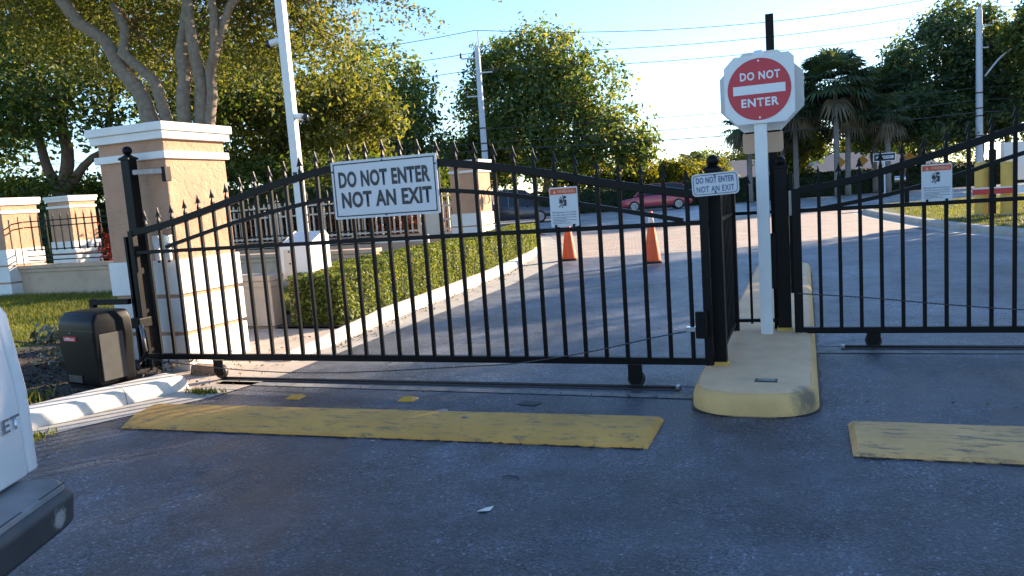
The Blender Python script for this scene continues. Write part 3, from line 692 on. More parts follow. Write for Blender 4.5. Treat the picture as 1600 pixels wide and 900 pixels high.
# ============================================================ GATES
def finial_mesh():
    mb = MB()
    mb.rings([[(-.013, -.013, 0), (.013, -.013, 0), (.013, .013, 0), (-.013, .013, 0)], [(-.007, -.007, .03), (.007, -.007, .03), (.007, .007, .03), (-.007, .007, .03)], [(-.006, -.006, .05), (.006, -.006, .05), (.006, .006, .05), (-.006, .006, .05)]])
    a = [(-.03, 0, .05), (-.012, -.006, .058), (.012, -.006, .058), (.03, 0, .05)]
    # spear head with two barbs
    out = [(-.006, .046), (-.03, .036), (-.02, .062), (-.013, .078), (0, .128), (.013, .078), (.02, .062), (.03, .036), (.006, .046)]
    n = len(out)
    mb.add([(x, -.006, z) for x, z in out] + [(x, .006, z) for x, z in out], [tuple(range(n)), tuple(range(2 * n - 1, n - 1, -1))] + [(i, (i + 1) % n, n + (i + 1) % n, n + i) for i in range(n)])
    return mesh("finial", mb, 'iron')
FIN = finial_mesh()
def bar_curve(pts, w, h):
    """square bar swept along (x,z) points in the gate's own plane"""
    rings = []
    for i, (x, z) in enumerate(pts):
        a, b = pts[max(i - 1, 0)], pts[min(i + 1, len(pts) - 1)]; L_ = math.dist(a, b); nx, nz = -(b[1] - a[1]) / L_, (b[0] - a[0]) / L_
        rings.append([(x + nx * h / 2, -w / 2, z + nz * h / 2), (x + nx * h / 2, w / 2, z + nz * h / 2), (x - nx * h / 2, w / 2, z - nz * h / 2), (x - nx * h / 2, -w / 2, z - nz * h / 2)])
    return MB().rings(rings)
def curve2(keys, n=60):
    p = catmull([(x, z, 0) for x, z in keys], .12); return [(q.x, q.y) for q in p]
def gate(name, label, loc, x0, x1, top, low, mid_z, bot_z, xs, wheels, group, endw=.06, picket_w=.03):
    """all x relative to loc"""
    t = thing(name, label, "gate", loc, 0, group)
    tc = curve2(top); lc = curve2(low)
    tz = lambda x: float(np.interp(x, [p[0] for p in tc], [p[1] for p in tc]))
    obj("top_rail", bar_curve(tc, .05, .062), 'iron', t, bevel=.003, seg=1)
    obj("arched_rail", bar_curve(lc, .036, .034), 'iron', t)
    obj("mid_rail", MB().box((x0, -.019, mid_z - .017), (x1, .019, mid_z + .017)), 'iron', t, bevel=.003, seg=1)
    obj("bottom_rail", MB().box((x0, -.026, bot_z - .027), (x1, .026, bot_z + .027)), 'iron', t, bevel=.003, seg=1)
    for xe, s in ((x0, 1), (x1, -1)):
        obj("end_post", MB().box((xe - (0 if s > 0 else endw), -.031, bot_z - .03), (xe + (endw if s > 0 else 0), .031, tz(xe) + .02)), 'iron', t, bevel=.003, seg=1)
    for x in xs:
        ztop = tz(x) + .055
        p = link("picket", mesh("picket", MB().box((-picket_w / 2, -picket_w / 2, 0), (picket_w / 2, picket_w / 2, ztop - bot_z - .02)), 'iron', bevel=.003, seg=1), t, (x, 0, bot_z + .02))
        link("finial", FIN, p, (0, 0, ztop - bot_z - .02))
    for x in wheels:
        b = obj("wheel_bracket", MB().add(*(lambda w, h: ([(x - w, -.04, bot_z - .026), (x + w, -.04, bot_z - .026), (x + w, -.04, h), (x + w * .6, -.04, h - .035), (x - w * .6, -.04, h - .035), (x - w, -.04, h),
                (x - w, -.03, bot_z - .026), (x + w, -.03, bot_z - .026), (x + w, -.03, h), (x + w * .6, -.03, h - .035), (x - w * .6, -.03, h - .035), (x - w, -.03, h)],
                [(0, 1, 2, 3, 4, 5), (11, 10, 9, 8, 7, 6)] + [(i, (i + 1) % 6, 6 + (i + 1) % 6, 6 + i) for i in range(6)]))(.055, .085)), 'iron_dull', t)
        obj("wheel", MB().lathe([(.02, -.024), (.062, -.024), (.068, -.012), (.058, 0), (.068, .012), (.062, .024), (.02, .024)], (x, 0, .085), 18, 'y'), 'dark_steel', b, True)
    return t
LG = -0.73
topL = [(-6.17, 1.455), (-5.8, 1.50), (-5.39, 1.58), (-4.63, 1.755), (-4.21, 1.835), (-3.8, 1.895), (-3.3, 1.915), (-2.78, 1.865), (-2.3, 1.79), (-1.89, 1.71), (-1.49, 1.615), (-1.15, 1.545), (-.68, 1.455)]
lowL = [(-5.75, 1.30), (-5.45, 1.37), (-4.9, 1.49), (-4.3, 1.59), (-3.7, 1.655), (-3.3, 1.665), (-2.8, 1.64), (-2.33, 1.585), (-1.75, 1.48), (-1.2, 1.365), (-.84, 1.285)]
g0 = [-4.805 + .1666 * k for k in range(-8, 25)]
xsL = [x for x in g0 if -6.08 < x < -.80]
gate("sliding_gate", "black arched sliding gate across the left lane carrying the large sign", (0, 5.8, 0), -6.19, -.66, topL, lowL, 1.262, .228, xsL, (-5.26, -1.25), "black iron sliding gates")
topR = [(-.05, 1.42), (.35, 1.475), (.72, 1.565), (1.2, 1.69), (1.64, 1.81), (2.1, 1.9), (2.6, 1.93), (3.1, 1.9), (3.7, 1.78), (4.4, 1.6), (5.2, 1.44)]
lowR = [(.12, 1.255), (.5, 1.31), (.82, 1.375), (1.3, 1.5), (1.64, 1.605), (2.1, 1.66), (2.6, 1.68), (3.2, 1.64), (3.9, 1.5), (4.6, 1.33), (4.9, 1.26)]
xsR = [.114 + .1633 * k for k in range(0, 31)]
gate("sliding_gate", "black arched sliding gate across the right lane, running out of the picture", (0, 7.3, 0), -.11, 5.2, topR, lowR, 1.245, .178, xsR, (.53, 4.6), "black iron sliding gates", .075)

def ball_post(label, x, y, z0, z1, w, ballz, group="black ball topped posts", foot=True, lbl_mat='iron'):
    t = thing("gate_post", label, "post", (x, y, z0), 0, group)
    obj("shaft", MB().box((-w / 2, -w / 2, .012 if foot else 0), (w / 2, w / 2, z1 - z0)), 'iron', t, bevel=.004, seg=1)
    obj("cap", MB().rings([[(sx * (w / 2 + .012) * k, sy * (w / 2 + .012) * k, zz) for sx, sy in ((-1, -1), (1, -1), (1, 1), (-1, 1))] for k, zz in ((1, z1 - z0), (1, z1 - z0 + .018), (.5, z1 - z0 + .04), (.4, z1 - z0 + .05))]), 'iron', t)
    obj("ball", MB().sphere((0, 0, ballz - z0), .046, 18, 12), 'iron', t, True)
    if foot: obj("foot_plate", MB().box((-w / 2 - .012, -w / 2 - .012, .001), (w / 2 + .012, w / 2 + .012, .034)), 'bollard', t, bevel=.003)
    return t
# guide post beside the pillar
gp = ball_post("tall black guide post standing before the big orange pillar", -6.225, 5.93, .02, 2.17, .105, 2.26, foot=False)
obj("stay_arm", MB().add([(.05, -.02, 2.0), (.30, .13, 2.0), (.30, .165, 2.0), (.05, .02, 2.0), (.05, -.02, 2.05), (.30, .13, 2.05), (.30, .165, 2.05), (.05, .02, 2.05)], [(0, 3, 2, 1), (4, 5, 6, 7), (0, 1, 5, 4), (1, 2, 6, 5), (2, 3, 7, 6), (3, 0, 4, 7)]), 'steel', gp, bevel=.003)
obj("stay_bracket", MB().box((.275, .12, 1.92), (.325, .20, 2.065)), 'iron', gp, bevel=.004)
obj("guide_frame", MB().box((-.085, -.10, 0), (-.058, -.06, 1.4)).box((.058, -.10, 0), (.085, -.06, 1.3)), 'iron', gp)
obj("latch_block", MB().box((-.03, -.22, .5), (.11, -.06, .60)), 'iron_dull', gp, bevel=.01)
# the pair of cylindrical photo eyes and their bracket
for k, (x, la) in enumerate([(-6.06, "white cylindrical gate sensor closer to the guide post"), (-5.93, "white cylindrical gate sensor with shiny top, right of its twin")]):
    t = thing("gate_sensor", la, "sensor", (x, 5.995, 1.16), 0, "white gate sensors beside the guide post")
    obj("housing", MB().lathe([(.028, .0), (.034, .01), (.034, .17), (.028, .18)], (0, 0, 0), 16), 'white_metal', t, True)
    obj("mount", MB().box((-.045, -.02, .16), (.045, .09, .25)), 'white_metal' if k == 0 else 'chrome', t, bevel=.01)
    obj("nozzle", MB().lathe([(.012, -.02), (.014, 0)], (0, 0, 0), 10), 'iron', t)
# centre posts and the little side fence
fpst = ball_post("black ball topped post at the front of the island, behind the small sign", -.635, 6.0, .155, 1.63, .105, 1.705)
bpst = ball_post("black ball topped post next to the white sign post, where the right gate closes", -.195, 7.42, .155, 1.63, .115, 1.69)
obj("keeper", MB().box((.06, -.06, .35), (.10, .06, 1.42)).box((-.1, -.105, .40), (-.055, -.06, .9)), 'iron_dull', bpst, bevel=.004)
obj("lit_strip_plate", MB().box((.062, -.068, 1.05), (.115, -.062, 1.27)), 'cream_metal', bpst, bevel=.002)  # beige plate added for the strip of light on the post's side
def fence(label, a, b, z0, zt, zr, spacing, cat="fence", name="iron_fence", mat='iron', pw=.022, group=None, fin=True, ends=True, rails_w=.03, posts=None, postmat=None, tipz=.0):
    a, b = Vector((*a, 0)), Vector((*b, 0)); d = b - a; L_ = d.length; ang = math.atan2(d.y, d.x)
    t = thing(name, label, cat, (a.x, a.y, 0), ang, group)
    for z in zr: obj("rail", MB().box((0, -rails_w / 2, z - rails_w / 2), (L_, rails_w / 2, z + rails_w / 2)), mat, t)
    n = int(round(L_ / spacing)); me = mesh("picket", MB().box((-pw / 2, -pw / 2, z0), (pw / 2, pw / 2, zt)).rings([[(sx * pw / 2, sy * pw / 2, zt) for sx, sy in ((-1, -1), (1, -1), (1, 1), (-1, 1))], [(sx * .003, sy * .003, zt + tipz) for sx, sy in ((-1, -1), (1, -1), (1, 1), (-1, 1))]]) if tipz else MB().box((-pw / 2, -pw / 2, z0), (pw / 2, pw / 2, zt)), mat)
    for k in range(1, n):
        p = link("picket", me, t, (L_ * k / n, 0, 0))
        if fin: link("finial", FIN, p, (0, 0, zt))
    for x, w, zz in (posts or []):
        obj("fence_post", MB().box((x - w / 2, -w / 2, .1), (x + w / 2, w / 2, zz)).rings([[(x + sx * w * k, sy * w * k, z) for sx, sy in ((-1, -1), (1, -1), (1, 1), (-1, 1))] for k, z in ((.6, zz), (.6, zz + .03), (.1, zz + .07))]), mat, t)
    return t
fence("short black picket panel running along the island behind the small sign", (-.635, 6.06), (-.635, 7.37), .22, 1.50, (.24, 1.25), .115, fin=True, posts=[(1.345, .075, 1.52)])
fence("narrow black picket panel across the island behind the white sign post", (-.60, 7.415), (-.25, 7.415), .22, 1.47, (.25, 1.245), .115, fin=True)
# latch on the left gate end and its pull plate
t = thing("gate_latch", "black latch block with pale plate on the closing edge of the left gate", "latch", (-.74, 5.72, .42))
obj("latch_body", MB().box((-.03, -.04, 0), (.05, .04, .2)), 'iron', t, bevel=.008)
obj("strike_plate", MB().box((-.10, -.035, .05), (-.03, .02, .085)), 'chrome', t, bevel=.003)
# drive chains
def chain(pts, label):
    P = catmull(pts, .016); rs = [.0062 if i % 2 else .0042 for i in range(len(P))]
    tag(obj("drive_chain", MB().tube(P, rs, 5), 'dark_steel', None), label, "chain", "gate drive chains")
chain([(-6.15, 5.715, .23), (-5.6, 5.715, .17), (-5.0, 5.715, .125), (-4.3, 5.715, .105), (-3.6, 5.715, .125), (-2.7, 5.715, .18), (-2.2, 5.715, .215), (-1.6, 5.715, .31), (-1.1, 5.715, .42), (-.80, 5.70, .48)], "thin black drive chain sagging below the left gate")
chain([(-.08, 7.23, .52), (.5, 7.23, .47), (1.1, 7.23, .40), (1.7, 7.23, .345), (2.6, 7.23, .30), (4.2, 7.23, .27), (5.1, 7.23, .26)], "thin dark drive chain sagging across the right gate")

# ============================================================ SIGNS
def plate(poly_xz, y0, y1):
    n = len(poly_xz)
    return MB().add([(x, y0, z) for x, z in poly_xz] + [(x, y1, z) for x, z in poly_xz], [tuple(range(n)), tuple(range(2 * n - 1, n - 1, -1))] + [(i, (i + 1) % n, n + (i + 1) % n, n + i) for i in range(n)])
def rrect(w, h, r, n=5):
    out = []
    for cx, cz, a0 in ((w / 2 - r, -h / 2 + r, -90), (w / 2 - r, h / 2 - r, 0), (-w / 2 + r, h / 2 - r, 90), (-w / 2 + r, -h / 2 + r, 180)):
        out += [(cx + r * math.cos(R(a0 + 90 * k / n)), cz + r * math.sin(R(a0 + 90 * k / n))) for k in range(n + 1)]
    return out
def ring_border(outer, inner, y):
    n = len(outer); return MB().add([(x, y, z) for x, z in outer] + [(x, y, z) for x, z in inner], [(i, (i + 1) % n, n + (i + 1) % n, n + i) for i in range(n)])
# large white sign
t = thing("entry_sign", "large white sign reading DO NOT ENTER NOT AN EXIT in black on the left gate", "sign", (-3.29, 5.755, 1.70))
obj("panel", plate(rrect(1.0, .485, .006, 1), 0, .012), 'sign_white', t, bevel=.002, seg=1)
obj("border", ring_border(rrect(.965, .45, .004, 1), rrect(.945, .43, .004, 1), -.002), 'ink', t)
text("lettering", "DO NOT ENTER", 'ink', t, (0, -.003, .088), .87, .138, bold=.036, track=1.06)
text("lettering", "NOT AN EXIT", 'ink', t, (0.01, -.003, -.085), .86, .138, bold=.036, track=1.06)
obj("bolt", MB().lathe([(.008, 0), (.008, .004)], (0, -.004, .226), 8, 'y').lathe([(.008, 0), (.008, .004)], (0, -.004, -.226), 8, 'y').lathe([(.008, 0), (.008, .004)], (.49, -.004, .16), 8, 'y').lathe([(.008, 0), (.008, .004)], (-.49, -.004, .16), 8, 'y'), 'iron', t)
# small blue lettered sign
t = thing("small_sign", "small white rounded sign with blue letters on the island's front post", "sign", (-.595, 5.735, 1.535))
t.rotation_euler = (0, R(-1.5), 0)
obj("panel", plate(rrect(.325, .158, .03), 0, .006), 'sign_white', t, bevel=.001, seg=1)
obj("border", ring_border(rrect(.308, .141, .026), rrect(.297, .130, .022), -.002), 'ink_grey', t)
text("lettering", "DO NOT ENTER", 'ink_blue', t, (0, -.003, .032), .265, .043, bold=.018, track=1.08)
text("lettering", "NOT AN EXIT", 'ink_blue', t, (0, -.003, -.032), .262, .043, bold=.008, track=1.1)
obj("bolt", MB().lathe([(.006, 0), (.006, .004)], (0, -.006, .062), 8, 'y').lathe([(.006, 0), (.006, .004)], (0, -.006, -.058), 8, 'y'), 'iron', t)
# warning signs
def warning(label, x, y, z, w, h, faded):
    t = thing("warning_sign", label, "sign", (x, y, z), 0, "gate warning signs")
    obj("panel", plate(rrect(w, h, .008, 2), 0, .004), 'sign_white', t)
    obj("header", plate([(-w * .47, h * .32), (w * .47, h * .32), (w * .47, h * .465), (-w * .47, h * .465)], -.002, 0), 'warn_orange', t)
    text("lettering", "WARNING", 'letter_pale', t, (w * .1, -.003, h * .392), w * .6, h * .085, bold=.02)
    tri = MB(); tri.add([(-w * .36, -.003, h * .35), (-w * .26, -.003, h * .35), (-w * .31, -.003, h * .44)], [(0, 1, 2)])
    obj("alert_triangle", tri, 'letter_pale', t)
    # crushed figure between gate edge and post, with impact strokes
    k = h * .0105; pg = MB()
    def bl(x0, z0, x1, z1, wd):
        a, b = Vector((x0, z0)), Vector((x1, z1)); n = (b - a).normalized(); n = Vector((-n.y, n.x)) * wd / 2
        pg.add([(p.x * k, -.003, p.y * k + h * .12) for p in (a - n, b - n, b + n, a + n)], [(0, 1, 2, 3)])
    bl(-11, 2, -3, 2, 9); bl(4, -9, 4, 6, 6); bl(4, 9, 4, 15, 5); bl(-2, -1, 2, 14, 2.5); bl(-3, -3, -12, -11, 2.5); bl(1, -4, -5, -13, 2.5)
    bl(-8, 13, -3, 8, 2); bl(-2, 17, 0, 10, 2); bl(-12, 9, -6, 7, 1.6)
    obj("pictogram", pg, 'ink', t)
    text("lettering", "Moving Gate Can Cause", 'ink_grey', t, (0, -.003, -h * .135), w * .84, h * .05, bold=.012)
    text("lettering", "Serious Injury or Death", 'ink_grey', t, (0, -.003, -h * .20), w * .84, h * .05, bold=.012)
    fine = MB()
    for i, (ww, dx) in enumerate(((.84, 0), (.5, -.17), (.82, 0), (.45, -.19), (.6, -.1))):
        zc = -h * (.265 + .037 * i); fine.add([((dx - ww / 2) * w, -.003, zc), ((dx + ww / 2) * w, -.003, zc), ((dx + ww / 2) * w, -.003, zc + h * .012), ((dx - ww / 2) * w, -.003, zc + h * .012)], [(0, 1, 2, 3)])
    obj("fine_print", fine, 'ink_grey', t)
    for sx in (-1, 1): obj("clip", MB().box((sx * w * .32 - .009, -.006, -h * .5 - .012), (sx * w * .32 + .009, .004, -h * .44)), 'iron', t)
warning("white warning sign with crushed figure on the left gate above the cones", -1.735, 5.76, 1.44, .225, .305, 0)
warning("faded warning sign with orange header on the right gate", 1.02, 7.26, 1.415, .225, .305, 1)
# octagonal back of the sign facing the other lane, on the tall black post
t = thing("stop_sign", "white octagonal sign back behind the round red sign, with lower plate coloured peach for bounced light", "sign", (-.255, 7.50, .16))
obj("pole", MB().box((-.035, -.03, 0), (.035, .03, 2.83)), 'iron_dull', t, bevel=.003, seg=1)
oc = [(.385 * math.cos(R(22.5 + 45 * k)) - .085, .385 * math.sin(R(22.5 + 45 * k)) + 2.155) for k in range(8)]
obj("octagon", plate(oc, -.046, -.038), 'sign_back', t, bevel=.002, seg=1)
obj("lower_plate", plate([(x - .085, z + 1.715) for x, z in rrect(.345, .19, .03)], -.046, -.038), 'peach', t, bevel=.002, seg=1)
# round sign on white post
t = thing("no_entry_sign", "round red DO NOT ENTER sign on a white board and square white post", "sign", (-.345, 7.24, .16))
obj("post", MB().box((-.052, -.045, 0), (.052, .045, 2.45)).rings([[(-.052, -.045, 2.45), (.052, -.045, 2.45), (.052, .045, 2.45), (-.052, .045, 2.45)], [(-.03, -.026, 2.49), (.03, -.026, 2.49), (.03, .026, 2.49), (-.03, .026, 2.49)]]), 'white_metal', t, bevel=.003, seg=1)
ch = [(.285, -.21), (.285, .245), (.245, .285), (-.20, .285), (-.285, .20), (-.285, -.19), (-.19, -.285), (.21, -.285)]
obj("board", plate([(x, z + 2.155) for x, z in ch], -.068, -.048), 'white_metal', t, bevel=.004)
disc = [(.262 * math.cos(2 * math.pi * k / 64), .262 * math.sin(2 * math.pi * k / 64) + 2.155) for k in range(64)]
obj("red_disc", plate(disc, -.071, -.068), 'sign_red', t)
obj("white_bar", plate([(x, z + 2.155) for x, z in ((-.215, -.038), (.215, -.038), (.215, .038), (-.215, .038))], -.0735, -.071), 'letter_white', t)
text("lettering", "DO NOT", 'letter_white', t, (0.01, -.0735, 2.27), .33, .07, bold=.03, track=1.12)
text("lettering", "ENTER", 'letter_white', t, (0.005, -.0735, 2.045), .31, .072, bold=.03, track=1.12)
for dz in (.24, -.24): obj("rivet", MB().lathe([(.009, -.003), (.009, 0)], (0, -.071, 2.155 + dz), 10, 'y'), 'letter_white', t)

# ============================================================ PILLARS AND WALLS
def pillar(label, x0, y0, w, H, group="orange stucco pillars with white caps", rotz=0., baseh=1.17):
    t = thing("stucco_pillar", label, "pillar", (x0 + w / 2, y0 + w / 2, 0), rotz, group); h = w / 2
    obj("body", MB().box((-h + .03, -h + .03, .0), (h - .03, h - .03, H - .15)), 'stucco_orange', t, bevel=.012)
    ch = baseh / 3
    for k in range(3):
        obj("base_course", MB().box((-h, -h, k * ch + (.0 if k == 0 else .02)), (h, h, (k + 1) * ch - .02)), 'stucco_white', t, bevel=.008)
    obj("band", MB().box((-h - .005, -h - .005, H - .36), (h + .005, h + .005, H - .285)), 'stucco_white', t, bevel=.008)
    obj("cap", MB().box((-h - .02, -h - .02, H - .165), (h + .02, h + .02, H - .085)), 'stucco_white', t, bevel=.006)
    obj("cap_top", MB().box((-h - .045, -h - .045, H - .085), (h + .045, h + .045, H)), 'stucco_white', t, bevel=.01)
    return t
pillar("big orange stucco pillar with white base right behind the left gate's end", -6.86, 6.1, .93, 2.53)
pillar("orange pillar at the far left end of the low wall", -17.85, 12.35, .95, 2.32)
pillar("orange pillar beyond the low wall fence, tree trunk rising behind it", -21.3, 17.0, .95, 2.5)
pp = pillar("far orange pillar with wall lantern at the end of the cream fence", -9.55, 20.4, .95, 2.66)
# wall lantern on that pillar
t = thing("wall_lantern", "dark scrollwork lantern on the sunny side of the far orange pillar", "lantern", (-8.59, 20.9, 1.75))
obj("scroll", MB().tube([(.0, 0, 0), (.1, 0, .12), (.2, 0, .1), (.24, 0, -.02), (.16, 0, -.1)], .016, 6).tube([(.0, 0, -.35), (.08, 0, -.28), (.04, 0, -.1), (.12, 0, 0)], .014, 6), 'iron', t, True)
obj("lantern_glass", MB().lathe([(.05, -.5), (.09, -.25), (.09, -.22)], (.22, 0, .1), 8), 'lamp', t)
obj("lantern_roof", MB().lathe([(.11, -.22), (.03, -.1), (.012, -.02)], (.22, 0, .1), 8), 'iron', t)
# low walls
def low_wall(label, a, b, th, H, mat, coping=True, zb=0., group=None):
    a, b = Vector((*a, 0)), Vector((*b, 0)); d = b - a; t = thing("low_wall", label, "wall", (a.x, a.y, 0), math.atan2(d.y, d.x), group); L_ = d.length
    obj("wall_body", MB().box((0, -th / 2, zb), (L_, th / 2, H - .1)), mat, t, bevel=.006)
    if coping:
        obj("coping", MB().box((-.02, -th / 2 - .03, H - .16), (L_ + .02, th / 2 + .03, H - .08)).box((-.04, -th / 2 - .06, H - .075), (L_ + .04, th / 2 + .06, H)), mat, t, bevel=.008)
    return t
low_wall("taupe low wall carrying the black iron fence on the left lawn", (-16.9, 12.75), (-7.6, 12.75), .26, .76, 'stucco_grey')
low_wall("short pinkish beige wall between the big pillar and the white cabinet", (-8.2, 8.55), (-6.68, 8.55), .2, .74, 'stucco_beige', True)
low_wall("shaded grey wall under the cream picket fence", (-23, 21.3), (-9.5, 21.3), .2, .62, 'stucco_grey')
f = fence("black iron fence standing on the taupe low wall", (-16.75, 12.75), (-7.6, 12.75), 1.07, 1.84, (.86, .96, 1.1, 1.62, 1.75), .235, fin=False, pw=.026, rails_w=.026, tipz=.08)
# raked end panel of that fence
t = thing("iron_fence", "black iron fence panel sloping down beside the far left pillar", "fence", (-16.75, 12.72, 0))
for z in (1.75, 1.62): obj("rail", MB().tube([(0, 0, z), (-.75, -.55, z - .14), (-1.6, -1.2, z - .42)], .014, 6), 'iron', t)
for k in range(7):
    u = (k + .3) / 7; obj("picket", MB().tube([(-1.6 * u, -1.2 * u, .55), (-1.6 * u, -1.2 * u, 1.88 - .42 * u * u)], .012, 5), 'iron', t)
# cream picket fence
fence("cream picket fence on the shaded wall, red flowers behind it", (-23, 21.25), (-9.6, 21.25), .66, 1.80, (.72, 1.42, 1.72), .21, name="picket_fence", mat='cream_metal', pw=.045, fin=False, rails_w=.05, tipz=.09, posts=[(x, .09, 1.9) for x in (1.2, 4.0, 6.8, 9.6, 12.0)])
# pale gate panel beside the far pillar
t = thing("garden_gate", "cream garden gate with rounded top against the far orange pillar", "gate", (-10.15, 20.55, .3))
obj("gate_panel", plate(rrect(.5, 1.5, .14), -.02, .02), 'cream_metal', t, loc=(-.1, 0, 1.0))
for k in range(4): obj("bar", MB().box((.22 + k * .1, -.015, .1), (.25 + k * .1, .015, 1.25)), 'cream_metal', t)
for z in (.3, .7, 1.1): obj("rail", MB().box((.16, -.02, z), (.56, .02, z + .05)), 'cream_metal', t)
# low white rails along the back path, added for streaks of sunlight
t = thing("sun_streak_rail", "low white rails standing in for sunlight streaks in front of the grey wall", "light streak", (0, 18.1, 0))
for z in (.28, .56): obj("rail", MB().box((-22, -.02, z), (-9.2, .02, z + .055)), 'white_metal', t)
for x in np.arange(-21.8, -9, 2.1): obj("rail_post", MB().box((x - .04, -.035, .0), (x + .04, .0215, .72)), 'white_metal', t)

# ============================================================ GATE OPERATOR, CABINET, CAMERA POLE
t = thing("gate_operator", "black plastic gate operator box with small red label on the kerb's left end", "gate operator", (-6.08, 5.15, .1), R(-10))
def rbox_rings(prof):  # (z, x0, x1, y0, y1)
    return [[(x0, y0, z), (x1, y0, z), (x1, y1, z), (x0, y1, z)] for z, x0, x1, y0, y1 in prof]
obj("cover", MB().rings(rbox_rings([(.03, -.26, .27, -.16, .20), (.13, -.26, .27, -.16, .20), (.46, -.275, .285, -.175, .21), (.61, -.27, .28, -.165, .21), (.69, -.24, .255, -.11, .19)])), 'plastic_black', t, bevel=.026, seg=4, smooth='auto')
obj("base_skirt", MB().box((-.235, -.145, -.05), (.245, .19, .06)), 'plastic_black', t, bevel=.01)
obj("side_recess", MB().box((.268, -.125, .08), (.2885, .10, .50)), 'sunlit_dusty_plastic', t, bevel=.004)  # dusty panel, paler to paint the sun on this side
obj("seam", MB().box((-.272, -.1755, .535), (.282, -.164, .539)), 'dark_steel', t)
lb = obj("label_plate", MB().box((-.17, -.182, .44), (.02, -.172, .482)), 'sign_red', t, bevel=.001, seg=1)
text("lettering", "LiftMaster", 'letter_white', lb, (-.075, -.1835, .461), .165, .028, bold=.01)
obj("vent", MB().box((-.19, -.172, .06), (.02, -.1605, .125)), 'dark_steel', t, bevel=.003)
obj("screw", MB().lathe([(.008, -.004), (.008, 0)], (-.07, -.174, .515), 8, 'y'), 'steel', t)
t = thing("pipe_hoop", "black square pipe hoop above the gate operator box", "pipe hoop", (-6.55, 5.75, .1))
obj("hoop", MB().box((-.22, -.025, 0), (-.16, .025, .72)).box((-.22, -.0245, .66), (.3, .0255, .715)), 'iron', t, bevel=.006)
# conduit
mb = MB().tube(catmull([(-6.09, 5.72, .56), (-6.06, 5.70, .42), (-6.05, 5.70, .3), (-6.09, 5.64, .2), (-6.02, 5.5, .14), (-5.98, 5.38, .12)], .05), .017, 8)
cdt = obj("cable_conduit", mb, 'plastic_black', None, True); tag(cdt, "flexible black conduit running down from the guide post to the operator", "conduit")
obj("metal_sleeve", MB().tube([(-6.09, 5.70, .56), (-6.058, 5.682, .42), (-6.05, 5.684, .30)], .0195, 8), 'steel', cdt, True)
# planting at the operator
shrub("dusty grey leaved low plant behind the gate operator box", "plant", [(-7.8, 6.1, .22, .32), (-7.1, 6.0, .28, .42), (-6.75, 5.9, .2, .3)], 700, .07, 'grey_leaf', 31, "dusty_plant", None, .2, z0=.1)
o = obj("rubble_block", MB().rings([[(-5.78, 5.93, .0), (-5.45, 5.95, .0), (-5.42, 6.06, .0), (-5.8, 6.05, 0)], [(-5.77, 5.94, .10), (-5.47, 5.95, .09), (-5.45, 6.05, .09), (-5.78, 6.05, .11)]]), 'rust_stone', None, bevel=.012); tag(o, "rusty broken concrete block at the foot of the big pillar", "block")
grass("weed_tuft", lambda r, n: np.c_[-5.05 + r.normal(size=n) * .09, 5.32 + r.normal(size=n) * .03, np.full(n, .006)], 150, .05, 'blade', 9, "small green weeds in the gutter below the gate wheel")
grass("weed_tuft", lambda r, n: np.c_[-5.42 + r.normal(size=n) * .05, 3.98 + r.normal(size=n) * .08, np.full(n, .006)], 120, .04, 'blade', 10, "small green weeds at the gutter edge beside the truck")
for k, (x, y, s_) in enumerate([(-7.7, 5.3, .09), (-7.45, 5.1, .07), (-7.9, 4.9, .06), (-7.3, 4.75, .05), (-8.1, 5.5, .08), (-7.0, 5.0, .05)]):
    r_ = random.Random(k); mb = MB().sphere((0, 0, 0), s_, 8, 6, (1.3, 1, .6)); mb.v = [tuple(c + r_.uniform(-.15, .15) * s_ for c in v) for v in mb.v]
    tag(obj("bed_stone", mb, 'stone', None, loc=(x, y, .12)), ("largest pale stone in the dark bed behind the operator", "pale stone at the middle of the dark bed behind the operator", "small stone at the front of the dark bed", "smallest stone in the bed, nearest the kerb", "stone beside the grey leaved plant in the bed", "little stone closest to the operator box")[k], "stone", "stones in the planting bed")
# white cabinet on post
t = thing("access_cabinet", "white slanted top access cabinet on a beige post before the hedge", "cabinet", (-6.4, 8.85, 0))
prof_ = [(-.16, .64), (.30, .64), (.30, 1.20), (.22, 1.27), (-.16, 1.10)]
obj("cabinet_body", MB().add([(-.25, y, z) for y, z in prof_] + [(.22, y, z) for y, z in prof_], [(0, 1, 2, 3, 4), (9, 8, 7, 6, 5)] + [(i, (i + 1) % 5, 5 + (i + 1) % 5, 5 + i) for i in range(5)]), 'white_metal', t, bevel=.012)
obj("front_panel", MB().box((-.2, -.172, .68), (-.02, -.161, 1.05)), 'cream_metal', t, bevel=.004)
obj("lock", MB().lathe([(.012, -.012), (.012, 0)], (-.1, -.172, .86), 8, 'y').lathe([(.012, -.012), (.012, 0)], (-.1, -.172, 1.02), 8, 'y'), 'iron', t)
obj("post", MB().box((-.23, -.1, 0), (-.06, .05, .66)), 'stucco_beige', t, bevel=.006)
